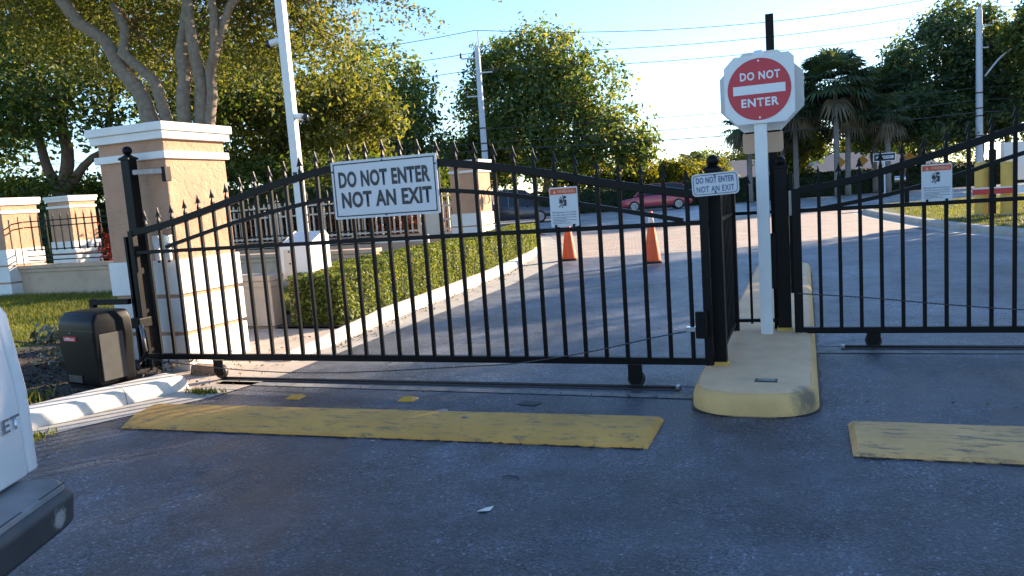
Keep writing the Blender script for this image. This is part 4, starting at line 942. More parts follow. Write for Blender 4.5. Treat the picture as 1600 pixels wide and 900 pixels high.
# camera pole
t = thing("camera_pole", "tall square white pole with two security cameras behind the hedge", "pole", (-8.62, 12.0, 0), R(6))
obj("shaft", MB().box((-.075, -.075, 0), (.075, .075, 7.2)), 'white_metal', t, bevel=.006)
def cctv(z, ang, s=1.):
    c_ = obj("camera_mount", MB().lathe([(.06, -.05), (.06, .0), (.035, .05)], (0, 0, z), 14), 'white_metal', t, True)
    m_ = Matrix.Translation((0, 0, z)) @ Matrix.Rotation(ang, 4, 'Z') @ Matrix.Rotation(R(12), 4, 'Y')
    mb = MB().lathe([(.045, .08), (.062, .1), (.062, .33), (.05, .34)], (0, 0, 0), 14, 'x'); mb.v = [tuple(m_ @ Vector(v)) for v in mb.v]
    h_ = obj("camera_housing", mb, 'white_metal', c_, True)
    mb = MB().lathe([(.05, .345), (.045, .352)], (0, 0, 0), 14, 'x').lathe([(.0655, .27), (.0655, .345)], (0, 0, 0), 14, 'x'); mb.v = [tuple(m_ @ Vector(v)) for v in mb.v]
    h_ = obj("camera_lens", mb, 'glass', c_, True)
cctv(4.62, R(188)); cctv(3.27, R(-10))
obj("number_plate", MB().box((-.05, -.082, 2.1), (.03, -.0755, 2.26)), 'ink', t)
# clipped hedge along the drive
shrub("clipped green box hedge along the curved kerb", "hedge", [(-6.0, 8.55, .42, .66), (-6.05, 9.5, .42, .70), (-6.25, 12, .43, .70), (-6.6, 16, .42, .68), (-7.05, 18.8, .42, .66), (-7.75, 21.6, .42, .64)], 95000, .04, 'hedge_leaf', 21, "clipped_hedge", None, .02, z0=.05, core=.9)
# red flowering shrubs
shrub("red flowering shrub behind the iron fence beside the big pillar", "shrub", [(-15.3, 13.75, .35, 1.1), (-14.6, 13.75, .4, 1.42), (-13.4, 13.75, .4, 1.45)], 2600, .10, 'red_leaf', 41, "flowering_shrub", "red flowering shrubs", .14)
shrub("red brown shrubs behind the left half of the cream fence", "shrub", [(-23, 22.2, .5, 1.35), (-19, 22.2, .5, 1.3), (-16, 22.2, .5, 1.4)], 6500, .13, 'brown_leaf', 42, "flowering_shrub", "red flowering shrubs", .15)
shrub("red brown shrubs behind the right half of the cream fence", "shrub", [(-15.8, 22.2, .5, 1.3), (-12.5, 22.2, .5, 1.35), (-9.8, 22.2, .5, 1.2)], 6000, .13, 'brown_leaf', 43, "flowering_shrub", "red flowering shrubs", .15)
shrub("tall dark green screen of shrubs behind the cream fence", "hedge", [(-34, 23.8, 1.0, 3.4), (-24, 23.9, 1.0, 3.0), (-17, 24.0, 1.0, 3.2), (-11.5, 24, .9, 2.6)], 26000, .17, 'dark_leaf', 44, "screen_hedge", None, .12, core=.8)
shrub("dark green shrubs behind the far left pillars", "hedge", [(-40, 22, 1.2, 4), (-30, 21.5, 1.2, 3.4), (-24.6, 21.6, 1.1, 3.0)], 16000, .17, 'dark_leaf', 45, "screen_hedge", None, .13, core=.8)

# ============================================================ TRAFFIC CONES
def cone(label, x, y, s=1.):
    t = thing("traffic_cone", label, "traffic cone", (x, y, .004), R(8), "orange traffic cones"); H = 1.05 * s
    obj("base", MB().box((-.19, -.19, 0), (.19, .19, .035)), 'rubber', t, bevel=.02)
    obj("cone_body", MB().lathe([(.175, .035), (.17, .06), (.055, H * .82), (.03, H * .93)], (0, 0, 0), 24), 'cone', t, True)
    obj("collar", MB().lathe([(.064, H * .78), (.046, H * .885)], (0, 0, 0), 24, cap=False), 'cone_band', t, True)
    obj("tip", MB().lathe([(.03, H * .93), (.046, H * .94), (.046, H * .97), (.03, H)], (0, 0, 0), 16), 'cone', t, True)
cone("orange traffic cone on the left, below the warning sign", -5.08, 17.05, .97)
cone("taller orange traffic cone at the paver edge nearer the island", -2.93, 15.75, 1.0)

# ============================================================ PICKUP TRUCK (rear corner at the left edge)
TR = Vector((-2.81, 2.06, 0)); dR = Vector((-.40, .9165)); ang = math.atan2(dR.y, dR.x) - math.pi / 2   # local +y = to its right side, local -x.. forward
t = thing("pickup_truck", "white pickup truck seen at its rear corner with grey step bumper", "truck", (TR.x, TR.y, 0), math.atan2(dR.y, dR.x))
# local: +x = toward truck's right side, +y = forward
W = 1.86
def tbox(a, b): return MB().box(a, b)
def gate_rings(xa, xb, tp0, tp1, dy):
    return MB().rings([[(xa, dy, .63), (xb, dy, .63), (xb, .16, .63), (xa, .16, .63)], [(xa + tp0 * .02, dy - .012, .95), (xb - tp1 * .02, dy - .012, .95), (xb - tp1 * .02, .16, .95), (xa + tp0 * .02, .16, .95)], [(xa + tp0 * .05, dy, 1.25), (xb - tp1 * .055, dy, 1.25), (xb - tp1 * .055, .16, 1.25), (xa + tp0 * .05, .16, 1.25)], [(xa + tp0 * .09, dy + .04, 1.36), (xb - tp1 * .10, dy + .04, 1.36), (xb - tp1 * .10, .16, 1.36), (xa + tp0 * .09, .16, 1.36)]])
obj("tailgate", gate_rings(-W + .078, -.078, 1, 1, -.004), 'truck', t, bevel=.014, seg=3, smooth='auto')
obj("corner_panel", gate_rings(-.071, 0, -1.06, 1, 0), 'truck', t, bevel=.016, seg=3, smooth='auto')
obj("corner_panel", gate_rings(-W, -W + .071, 1, -1.0, 0), 'truck', t, bevel=.016, seg=3, smooth='auto')
for x0 in (-W + .004, -.185):
    obj("bed_side", MB().rings([[(x0, .165, .5), (x0 + .179, .165, .5), (x0 + .179, 2.1, .5), (x0, 2.1, .5)], [(x0, .165, 1.0), (x0 + .179, .165, 1.0), (x0 + .179, 2.1, 1.0), (x0, 2.1, 1.0)], [(x0 + .06, .165, 1.32), (x0 + .08, .165, 1.32), (x0 + .08, 2.1, 1.32), (x0 + .06, 2.1, 1.32)]]), 'truck', t, bevel=.02)
obj("bed_floor", tbox((-W + .18, .17, .62), (-.181, 2.1, .68)), 'bumper_dark', t)
obj("cab", MB().rings([[(-W, 2.12, .45), (0, 2.12, .45), (0, 5.3, .45), (-W, 5.3, .45)], [(-W, 2.12, 1.1), (0, 2.12, 1.1), (0, 5.35, 1.05), (-W, 5.35, 1.05)], [(-W + .1, 2.15, 1.15), (-.1, 2.15, 1.15), (-.1, 4.1, 1.15), (-W + .1, 4.1, 1.15)], [(-W + .22, 2.35, 1.78), (-.22, 2.35, 1.78), (-.22, 3.5, 1.78), (-W + .22, 3.5, 1.78)]]), 'truck', t, bevel=.04, seg=3)
obj("rear_window", MB().add([(-W + .25, 2.2, 1.22), (-.25, 2.2, 1.22), (-.3, 2.325, 1.68), (-W + .3, 2.325, 1.68)], [(0, 1, 2, 3)]), 'glass', t)
for xx in (-.08, -W + .08):
    for yy in (1.15, 4.4):
        wh = obj("wheel", MB().lathe([(.2, -.11), (.36, -.12), (.385, -.06), (.385, .06), (.36, .12), (.2, .11)], (xx, yy, .385), 24, 'x'), 'rubber', t, True)
        obj("rim", MB().lathe([(.05, -.112), (.2, -.09), (.2, .09), (.05, .112)], (xx, yy, .385), 18, 'x'), 'rim', wh, True)
# step bumper with rounded end
def bump_outline(g=0.):
    o = []
    xr, yf, r = -.085 - g, -.205 + g, .11
    for k in range(8):
        a = R(-90 + 90 * k / 7); o.append((xr - r + r * math.cos(a), yf + r + r * math.sin(a)))
    o += [(xr, .12), (-W + .015 + g, .12), (-W + .015 + g, yf + .1), (-W + .1 + g, yf)]
    return o
z_ = [(.455, .03), (.475, .008), (.57, .0), (.60, .02)]
obj("bumper", MB().rings([[(x, y, z) for x, y in bump_outline(g)] for z, g in z_]), 'bumper_dark', t, bevel=.008)
obj("step_pad", MB().rings([[(x, y, z) for x, y in bump_outline(g)] for z, g in ((.598, .018), (.618, .024), (.624, .034))]), 'truck_bumper', t, bevel=.004)
bpy.context.view_layer.update()
scuff_on(M['bumper_dark'], tuple(t.matrix_world @ Vector((-.27, -.205, .52))), .030, (.34, .34, .33), 3.2)
for xx in (-.35, -.62): obj("step_groove", MB().box((xx, -.19, .6243), (xx + .16, -.185, .6275)), 'bumper_dark', t)
text("lettering", "ET", 'chrome', t, (-.165, -.0195, .855), .105, .052, bold=.02, track=1.1)
obj("license_plate", tbox((-1.08, -.222, .47), (-.78, -.207, .595)), 'letter_white', t)

# ============================================================ RIGHT SIDE FURNITURE
def bollard(label, x, y, h):
    t = thing("bollard", label, "bollard", (x, y, .11), 0, "yellow bollards by the barrier arm")
    obj("bollard_shaft", MB().lathe([(.165, 0), (.165, h - .06), (.13, h - .015), (.05, h)], (0, 0, 0), 24), 'bollard', t, 'auto')
    obj("foot_collar", MB().lathe([(.2, 0), (.19, .03), (.166, .04)], (0, 0, 0), 24), 'concrete', t)
bollard("fat yellow bollard below the pale utility pole", 4.56, 24.7, 1.47)
bollard("fat yellow bollard nearest the right picture edge", 5.08, 24.2, 1.44)
t = thing("barrier_arm", "red and white barrier arm in front of the yellow bollards", "barrier", (0, 23.6, 0))
for k in range(6):
    x0 = 4.15 + k * .98 + .003; obj("arm_section", MB().box((x0, -.03, .72), (x0 + .975, .03, .86)), 'arm_red' if k % 2 == 0 else 'white_metal', t)
obj("edge_strip", MB().box((4.15, -.028, .864), (10.0, .028, .90)), 'white_metal', t)
obj("cabinet", MB().box((9.4, .1, .1), (9.9, .5, 1.1)), 'cream_metal', t, bevel=.02)
t = thing("notice_box", "white metal box standing behind the right hand bollard", "box", (5.35, 25.2, .11))
obj("box_body", MB().box((-.2, -.2, .9), (.32, .2, 1.95)), 'white_metal', t, bevel=.02)
obj("box_post", MB().box((-.02, -.05, 0), (.1, .05, .9)), 'iron', t)
ball_post("black ball topped post between the two yellow bollards", 4.86, 24.9, .1, 1.86, .16, 1.98, group="black ball topped posts")
# lamp like mailbox post on the verge
t = thing("mailbox", "dark post with silver mailbox on the sunny verge", "mailbox", (3.75, 35.2, .11))
obj("post", MB().box((.04, -.07, 0), (.2, .07, 1.15)).box((-.02, -.13, 0), (.26, .13, .05)), 'iron_dull', t)
obj("letter_box", MB().lathe([(.001, -.22), (.13, -.2), (.13, .2), (.001, .22)], (-.12, 0, 1.02), 14, 'x'), 'chrome', t, 'auto')
obj("bracket", MB().box((-.3, -.06, .8), (.32, .06, .88)), 'iron_dull', t)
# one way sign across the street
t = thing("one_way_sign", "black ONE WAY arrow sign on a thin post across the street", "sign", (4.6, 52.8, 0))
obj("post", MB().box((-.04, -.03, 0), (.04, .03, 2.55)), 'white_metal', t)
obj("panel", MB().box((-.62, -.05, 2.06), (.62, -.032, 2.56)), 'letter_white', t)
obj("face", MB().box((-.575, -.056, 2.105), (.575, -.051, 2.515)), 'ink', t)
ar = [(-.5, 2.31), (-.25, 2.46), (-.25, 2.395), (.5, 2.395), (.5, 2.225), (-.25, 2.225), (-.25, 2.16)]
obj("arrow", plate(ar, -.060, -.0565), 'letter_white', t)
text("lettering", "ONE WAY", 'ink', t, (.13, -.0615, 2.31), .54, .11, bold=.03)
for x, y, la in ((2.45, 61.2, "amber diamond marker seen left of the two near the roof"), (3.95, 61.8, "amber diamond marker in front of the grey roof"), (7.1, 62.9, "amber diamond marker right of the one way sign")):
    t = thing("diamond_marker", la, "sign", (x, y, 0), 0, "amber diamond markers beyond the street")
    obj("post", MB().box((-.04, -.03, 0), (.04, .03, 2.1)), 'white_metal', t)
    obj("panel", plate([(-.4, 2.3), (0, 1.9), (.4, 2.3), (0, 2.7)], -.05, -.035), 'diamond', t)
o = thing("marker_post", "short white marker post in front of the far dark hedge", "post", (2.85, 57.4, 0)); obj("shaft", MB().box((-.09, -.05, 0), (.09, .05, 1.05)), 'white_metal', o, bevel=.01); obj("reflector", MB().box((-.07, -.056, .85), (.07, -.0505, 1.0)), 'marker', o)

# far hedge, along the street
def hy(x): return street_y(x, 57.6)
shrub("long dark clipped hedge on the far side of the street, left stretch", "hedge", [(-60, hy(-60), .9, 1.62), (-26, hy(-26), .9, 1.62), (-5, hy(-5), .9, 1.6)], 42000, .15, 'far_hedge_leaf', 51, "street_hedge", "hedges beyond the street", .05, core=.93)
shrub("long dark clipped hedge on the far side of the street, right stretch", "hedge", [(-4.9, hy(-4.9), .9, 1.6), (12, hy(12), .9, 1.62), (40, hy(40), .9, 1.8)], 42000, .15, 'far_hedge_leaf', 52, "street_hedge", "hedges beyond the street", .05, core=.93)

# houses beyond
def house(label, x, y, w, d, hw, hr, rot):
    t = thing("house", label, "house", (x, y, 0), rot, "low houses beyond the far hedge")
    obj("wall", MB().box((-w / 2, -d / 2, 0), (w / 2, d / 2, hw)), 'housewall', t)
    o = .6; obj("roof", MB().rings([[(-w / 2 - o, -d / 2 - o, hw), (w / 2 + o, -d / 2 - o, hw), (w / 2 + o, d / 2 + o, hw), (-w / 2 - o, d / 2 + o, hw)], [(-w / 2 + d * .45, -.15, hw + hr), (w / 2 - d * .45, -.15, hw + hr), (w / 2 - d * .45, .15, hw + hr), (-w / 2 + d * .45, .15, hw + hr)]]), 'roof', t)
    for x in (-w * .3, w * .1, w * .35):
        f_ = obj("window", MB().box((x - .7, -d / 2 - .04, .9), (x + .7, -d / 2 + .02, hw - .3)), 'white_metal', t); obj("pane", MB().box((x - .6, -d / 2 - .05, 1.0), (x + .6, -d / 2 - .043, hw - .4)), 'glass', f_)
house("low house with grey hipped roof right of the twin palm trunks", 5.2, 92, 13, 9, 1.75, 1.9, R(14))
house("low house with pinkish hipped roof behind the small sign", -6.5, 88, 14, 9, 1.75, 1.9, R(20))

# utility poles and wires
PA, PB = Vector((-19.8, 48.3)), Vector((10.95, 60.0)); pd = (PB - PA).normalized(); pa = math.atan2(pd.y, pd.x)
def upole(label, P, H, r0, r1, arms):
    t = thing("utility_pole", label, "utility pole", (P.x, P.y, 0), pa, "pale concrete utility poles")
    obj("shaft", MB().lathe([(r0, 0), (r1, H), (r1 * .4, H + .25)], (0, 0, 0), 12), 'utility', t, 'auto')
    for z, x in arms:
        obj("crossarm", MB().box((min(0, x), -.04, z), (max(0, x), .04, z + .08)), 'utility', t)
        obj("insulator", MB().lathe([(.05, 0), (.09, .08), (.05, .16), (.08, .24), (.03, .34)], (x, 0, z + .08), 8), 'dark_steel', t)
    obj("spike", MB().tube([(.12, 0, H), (.14, 0, H + 1.25)], .04, 6), 'utility', t)
    for z in (3.3, 4.6, 5.1, 6.1): obj("band_clamp", MB().lathe([(r0 * .93, z), (r0 * .93, z + .09)], (0, 0, 0), 12), 'dark_steel', t)
    return t
upole("pale utility pole rising between the two big trees left of centre", PA, 11.2, .23, .17, ((10.65, -1.1), (9.7, .9), (8.2, -.9)))
upole("pale utility pole at the right with a thin street light arm", PB, 11.4, .24, .18, ((10.4, .8), (9.0, .6)))
t = thing("street_light", "thin curved street light arm reaching over the right trees", "street light", (11.2, 60.1, 0), pa)
obj("arm", MB().tube(catmull([(.1, 0, 7.2), (1.2, 0, 8.4), (2.4, 0, 9.1), (3.4, 0, 9.2)], .3), .06, 6), 'utility', t, True)
obj("lamp_head", MB().sphere((3.7, 0, 9.15), .3, 10, 6, (1.4, .6, .35)), 'utility', t, True)
ext = pd * 62
def wire(label, z0, z1, sag, r=.024, off=0.):
    pts = []
    for a, b, za, zb in ((PA - ext * .55, PA, z0 - .2, z0), (PA, PB, z0, z1), (PB, PB + ext * .55, z1, z1 + .1)):
        n = 14
        for k in range(n):
            u = k / n; p = a.lerp(b, u); pts.append((p.x, p.y + off, za + (zb - za) * u - sag * 4 * u * (1 - u)))
    p = PB + ext * .55; pts.append((p.x, p.y + off, z1 + .1))
    tag(obj("overhead_wire", MB().tube(pts, r, 4), 'ink', None), label, "wire", "overhead wires")
wire("topmost overhead wire, at the tips of the poles", 12.45, 12.75, 1.0)
wire("second overhead wire from the top", 11.05, 11.7, .75)
wire("third overhead wire from the top", 9.95, 10.6, .6)
wire("thin pale wire in the middle of the span", 7.6, 7.3, .5, .012)
wire("upper wire of the lower bundle", 6.1, 6.5, .25, .026)
wire("middle wire of the lower bundle", 5.2, 5.7, .22, .03)
wire("lowest thick cable of the lower bundle", 4.75, 4.9, .3, .04)

# ============================================================ CARS ON THE STREET
def suv(label, x, y, rot, paint, L_=4.5, Hh=1.6, name="parked_car", cat="car"):
    t = thing(name, label, cat, (x, y, 0), rot)           # local +x is the front
    st = [(-L_ / 2, .45, .75, .80), (-L_ / 2 + .08, .32, .95, .86), (-L_ / 2 + .6, .28, 1.0, .9), (-.3, .26, .97, .92), (.7, .26, .94, .92), (1.25, .28, .90, .90), (1.85, .32, .80, .86), (L_ / 2 - .05, .36, .68, .78), (L_ / 2, .45, .58, .7)]
    rings = [[(x_, -w * .96, zb), (x_, -w, (zb + zt) / 2), (x_, -w * .93, zt), (x_, w * .93, zt), (x_, w, (zb + zt) / 2), (x_, w * .96, zb)] for x_, zb, zt, w in st]
    body = obj("body", MB().rings(rings), paint, t, 'auto', bevel=.0)
    gh = [(-L_ / 2 + .12, .97, .80), (-L_ / 2 + .65, Hh - .1, .62), (-L_ / 2 + 1.2, Hh - .02, .62), (.1, Hh, .62), (.55, Hh - .07, .61), (1.3, .9, .78)]
    zb = .92
    obj("greenhouse", MB().rings([[(x_, -.84, zb), (x_, -w, z), (x_, w, z), (x_, .84, zb)] for x_, z, w in gh]), 'glass', t, 'auto')
    obj("roof", MB().rings([[(x_, -.64, z + .004), (x_, -.6, z + .035), (x_, .6, z + .035), (x_, .64, z + .004)] for x_, z, w in gh[1:-1]]), paint, t, 'auto')
    pl_ = MB()
    for s in (-1, 1):
        for xa, xb, za, zb_ in ((-L_ / 2 + .12, -L_ / 2 + .62, .97, Hh - .1), (-.35, -.3, .95, Hh - .01), (.6, 1.3, Hh - .07, .92)):
            pl_.tube([(xa, s * .845, za if za < 1.1 else za), (xb, s * (.845 if zb_ < 1.1 else .63), zb_)] if za < zb_ else [(xa, s * .625, za), (xb, s * .8, zb_)], .04, 6)
    obj("window_pillar", pl_, paint, t)
    for xx in (-1.4, 1.4):
        for s in (-1, 1):
            w_ = obj("wheel", MB().lathe([(.2, -.1), (.32, -.11), (.345, -.05), (.345, .05), (.32, .11), (.2, .1)], (xx, s * .82, .345), 22, 'y'), 'rubber', t, True)
            sp = MB().lathe([(.05, -.118), (.06, -.118), (.06, .118), (.05, .118)], (xx, s * .82, .345), 12, 'y').lathe([(.2, -.115), (.235, -.115), (.235, .115), (.2, .115)], (xx, s * .82, .345), 22, 'y')
            for k in range(8):
                a = k * math.pi / 4; sp.tube([(xx + .05 * math.cos(a), s * .93, .345 + .05 * math.sin(a)), (xx + .21 * math.cos(a), s * .93, .345 + .21 * math.sin(a))], .022, 5)
            obj("rim", sp, 'rim', w_)
    for s in (-1, 1):
        obj("headlight", MB().sphere((L_ / 2 - .2, s * .66, .64), .17, 10, 6, (1., .6, .5)), 'lamp', t, True)
        obj("tail_light", MB().sphere((-L_ / 2 + .1, s * .72, .86), .15, 10, 6, (.6, .6, .9)), 'taillamp', t, True)
        obj("mirror", MB().sphere((.75, s * .98, 1.0), .1, 10, 6, (.7, 1.1, .7)), paint, t, True)
        obj("door_handle", MB().box((-.15, s * .925 - .012, .80), (.05, s * .925 + .012, .825)), paint, t)
        obj("sill", MB().box((-1.1, s * .9 - .03, .22), (1.1, s * .9 + .03, .32)), 'rubber', t)
    obj("grille", MB().box((L_ / 2 - .04, -.5, .42), (L_ / 2 + .01, .5, .56)), 'rubber', t)
    obj("bumper_lip", MB().box((-L_ / 2 - .02, -.7, .4), (-L_ / 2 + .1, .7, .55)), 'rubber', t)
    return t
street_rot = math.atan(.4)
suv("red car driving left along the far side of the street", -9.1, 50.7, street_rot + math.pi - R(6), 'car_red', 4.6, 1.68, "moving_car")
suv("dark blue suv at the end of the hedge, nose pointing right", -15.3, 41.2, street_rot - R(4), 'car_dark', 4.9, 1.9, "moving_car")

# ============================================================ TREES
# multi-trunk oak behind the big pillar (limbs relative to its base)
OS = 1.5; ob = Vector((-8.45 * OS, 8.95 * OS, 0)); q = lambda x, y, z: (x * OS - ob.x, y * OS - ob.y, max(0., (z - EYE) * OS + EYE) if z > 0 else 0.)
rngx = np.random.default_rng(77)
sp_ = []                                            # hanging spray twigs toward the open sky
for k in range(16):
    a = np.array(q(-6.6 + rngx.normal() * .35, 10.0 + rngx.normal() * .4, 4.8 + rngx.normal() * .3)); d = np.array([1.0, .35, -.12 + rngx.normal() * .22]); d /= np.linalg.norm(d)
    u = rngx.uniform(0, 2.7, 90)[:, None]; sp_.append(a + d * u + rngx.normal(size=(90, 3)) * (.11 - .03 * u) + np.c_[np.zeros((90, 2)), -.07 * u[:, 0] ** 2])
tree("pale multi trunk oak rising just behind the big orange pillar", tuple(ob),
     [([q(-8.35, 8.9, 0), q(-8.5, 8.85, 1.5), q(-8.62, 8.75, 2.9), q(-8.85, 8.8, 3.35), q(-9.35, 8.7, 4.15), q(-9.85, 8.55, 4.8), q(-10.5, 8.4, 5.6)], 0.225, 0.105),
      ([q(-8.36, 8.9, 0), q(-8.4, 8.85, 1.6), q(-8.43, 8.82, 2.9), q(-8.62, 8.85, 3.5), q(-9.0, 8.8, 4.0), q(-9.3, 9.0, 4.7)], 0.180, 0.090),
      ([q(-8.25, 8.95, 0), q(-8.2, 8.9, 1.6), q(-8.17, 8.9, 2.9), q(-8.25, 9.0, 3.6), q(-8.22, 9.2, 4.6), q(-8.4, 9.4, 5.6)], 0.188, 0.105),
      ([q(-8.1, 9, 0), q(-8.02, 8.95, 1.7), q(-7.97, 8.95, 2.9), q(-7.95, 9.0, 3.45), q(-8.0, 9.0, 4.4), q(-7.9, 9.1, 5.4)], 0.195, 0.090),
      ([q(-8.1, 9.02, 0), q(-7.92, 9.0, 1.8), q(-7.84, 9.0, 2.9), q(-7.8, 9.05, 3.6), q(-7.6, 9.15, 4.2), q(-7.2, 9.3, 4.75), q(-6.8, 9.5, 5.2)], 0.165, 0.075),
      ([q(-7.8, 9.05, 3.5), q(-7.68, 9.1, 4.4), q(-7.7, 9.2, 5.5)], 0.105, 0.060)],
     [(*q(-10.6, 9.0, 6.0), 2.25, 2.25, 1.65), (*q(-9.2, 9.6, 6.6), 2.40, 2.40, 1.80), (*q(-7.6, 9.6, 6.2), 2.25, 2.25, 1.65), (*q(-8.6, 10.6, 4.6), 2.25, 1.50, 1.35), (*q(-7.2, 10.4, 4.4), 1.42, 1.35, 1.42), (*q(-7.35, 10.0, 5.4), 1.50, 1.35, 1.20),
      (*q(-10.3, 10.4, 4.7), 1.95, 1.50, 1.50), (*q(-11.9, 9.2, 5.4), 2.10, 1.80, 1.50), (*q(-9.3, 8.2, 5.9), 1.65, 1.50, 1.05), (*q(-6.9, 9.6, 5.9), 1.50, 1.50, 1.20)],
     110000, .09, 'oak_leaf', 'bark', 101, "oak_tree", None, 60, .22, 12, .5, np.concatenate(sp_))
# dark tree left
tb = Vector((-25.4, 21.0, 0))
tree("dark spreading tree with forked reddish trunk behind the second pillar", tuple(tb),
     [([(0, 0, 0), (.05, 0, 1.6), (0, 0, 2.7), (-.1, 0, 3.3)], .42, .3), ([(0, 0, 2.6), (-.5, 0, 3.6), (-.9, 0, 5.2)], .22, .13), ([(0, 0, 2.7), (.3, .1, 3.8), (.2, .2, 5.6)], .26, .15), ([(.1, 0, 2.8), (1.0, .2, 3.7), (2.0, .4, 4.3)], .2, .1)],
     [(-3.5, 0, 7.0, 3.2, 3, 2.6), (0, .5, 8.6, 3.4, 3, 2.4), (3.2, 1, 7.2, 3.0, 3, 2.6), (-6.2, 1, 6.4, 3, 3, 2.6), (1.5, -1.5, 6.2, 2.6, 2, 1.6), (-1.8, -1.6, 6.0, 2.6, 2, 1.5), (5.8, 2, 6.2, 2.4, 2.4, 2.0), (0, 2, 10.4, 3, 3, 2), (-4.5, 2, 9.6, 3, 3, 2)],
     34000, .2, 'dark_leaf', 'bark_dark', 102, "broadleaf_tree", None, 34, .22, 6)
def simple(label, x, y, trunk_h, clumps, n, leaf, mat, seed, bark='bark_dark', r=.28, name="broadleaf_tree", group=None, sub=30, spread=.2, dens=1.55, lsz=1.1, far=1.):
    x, y, r, leaf, trunk_h = x * far, y * far, r * far, leaf * far, EYE + (trunk_h - EYE) * far
    clumps = [(c[0] * far, c[1] * far, EYE + (c[2] - EYE) * far, *[q_ * far for q_ in c[3:]]) for c in clumps]
    return tree(label, (x, y, 0), [([(0, 0, 0), (.05, .0, trunk_h * .5), (.0, .05, trunk_h)], r, r * .6)], clumps, int(n * dens), leaf * lsz, mat, bark, seed, name, group, sub, spread, 5)
simple("olive tree glowing in the sun behind the white camera pole", -20.6, 28.6, 3.2, [(-2.2, 0, 5.4, 2.2, 2, 2), (.6, 0, 6.6, 2.5, 2.2, 2.2), (-.6, -.5, 4.2, 2, 1.6, 1.6), (2.8, .4, 5.2, 2, 2, 1.8), (-3.8, .5, 7.4, 2.4, 2, 2)], 17000, .2, 'oak_leaf', 103, 'bark', .22, far=0.93)
simple("rounded green tree left of the first utility pole", -21.0, 37.6, 3.0, [(-2.8, 0, 6.2, 2.6, 2.4, 2.4), (-.3, 0, 7.9, 2.6, 2.4, 2.1), (.9, 0, 6.2, 1.8, 2.0, 1.8), (1.7, .3, 4.2, 1.5, 1.6, 1.7), (0, -.6, 4.2, 2.8, 2, 2.0), (-4.0, 0, 3.8, 2.2, 2, 2), (.6, -.5, 5.0, 1.8, 2, 1.5)], 19000, .23, 'mid_leaf', 104, far=1.36)
simple("darker green tree standing low beside the first utility pole", -19.6, 46.5, 2.5, [(-.6, 0, 3.6, 1.7, 1.6, 1.4), (1.4, 0, 4.2, 1.8, 1.8, 1.9), (-2.4, 0, 3.0, 1.7, 1.6, 1.3)], 9000, .25, 'deep_leaf', 105, far=1.26)
simple("large leafy tree in the middle with a golden right side", -15.3, 47.3, 3.2, [(-1.6, 0, 8.6, 2.9, 2.6, 2.4), (.4, 0, 9.6, 2.4, 2.4, 2.1), (2.6, .2, 7.6, 2.4, 2.4, 2.3), (-3.8, 0, 6.4, 2.5, 2.4, 2.3), (-1.0, -.8, 5.8, 2.8, 2.2, 2.2), (2.2, -.4, 5.2, 2.6, 2.2, 2.0), (4.6, .3, 4.9, 2.1, 2, 1.7), (-4.6, 0, 3.9, 2.2, 2, 1.8), (.8, -.5, 3.8, 2.4, 2, 1.4), (5.6, .5, 3.7, 1.4, 1.6, 1.2), (-2.8, 0, 10.1, 1.6, 1.6, 1.2)], 30000, .23, 'mid_leaf', 106, 'bark_dark', .34, far=1.2)
# sunny growth beyond the far hedge
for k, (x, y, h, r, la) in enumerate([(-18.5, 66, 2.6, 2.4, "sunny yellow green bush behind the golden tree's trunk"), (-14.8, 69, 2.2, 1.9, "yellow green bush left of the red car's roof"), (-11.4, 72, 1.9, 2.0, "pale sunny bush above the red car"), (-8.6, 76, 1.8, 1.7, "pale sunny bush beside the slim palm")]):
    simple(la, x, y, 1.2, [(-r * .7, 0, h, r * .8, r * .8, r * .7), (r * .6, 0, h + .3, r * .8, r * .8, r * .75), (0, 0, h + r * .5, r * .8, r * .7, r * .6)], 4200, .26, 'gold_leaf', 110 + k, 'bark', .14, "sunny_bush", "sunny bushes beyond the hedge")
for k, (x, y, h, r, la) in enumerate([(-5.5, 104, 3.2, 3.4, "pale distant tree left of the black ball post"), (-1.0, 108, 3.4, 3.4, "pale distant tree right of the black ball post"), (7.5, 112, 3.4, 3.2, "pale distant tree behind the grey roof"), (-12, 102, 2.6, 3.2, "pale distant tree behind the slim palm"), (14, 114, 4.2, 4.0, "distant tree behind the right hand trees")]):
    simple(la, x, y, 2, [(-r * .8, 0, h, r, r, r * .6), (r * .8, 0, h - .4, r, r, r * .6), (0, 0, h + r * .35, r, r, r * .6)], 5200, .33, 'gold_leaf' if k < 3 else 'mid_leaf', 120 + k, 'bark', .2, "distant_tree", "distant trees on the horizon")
# right hand backlit trees
simple("tall dark tree left of the right utility pole", 8.0, 64.2, 4, [(-2.2, 0, 7.0, 2.4, 2.2, 2.2), (.4, 0, 9.0, 2.6, 2.4, 2.3), (2.6, 0, 10.4, 2.6, 2.4, 2.3), (0, -.5, 5.2, 2.6, 2, 1.8), (3.0, 0, 6.6, 2.6, 2.2, 2.2), (-3.0, 0, 4.6, 1.8, 1.8, 1.5)], 22000, .25, 'deep_leaf', 130, 'bark_dark', .3, group="dark trees on the right")
simple("dark tree filling the gap right of the right utility pole", 14.0, 67.2, 4, [(-1.6, 0, 9.2, 2.6, 2.4, 2.2), (1.2, 0, 7.2, 2.6, 2.4, 2.4), (-1.4, 0, 5.4, 2.6, 2, 2), (3.4, 0, 9.6, 2.6, 2.4, 2.4)], 17000, .25, 'deep_leaf', 131, 'bark_dark', .3, group="dark trees on the right")
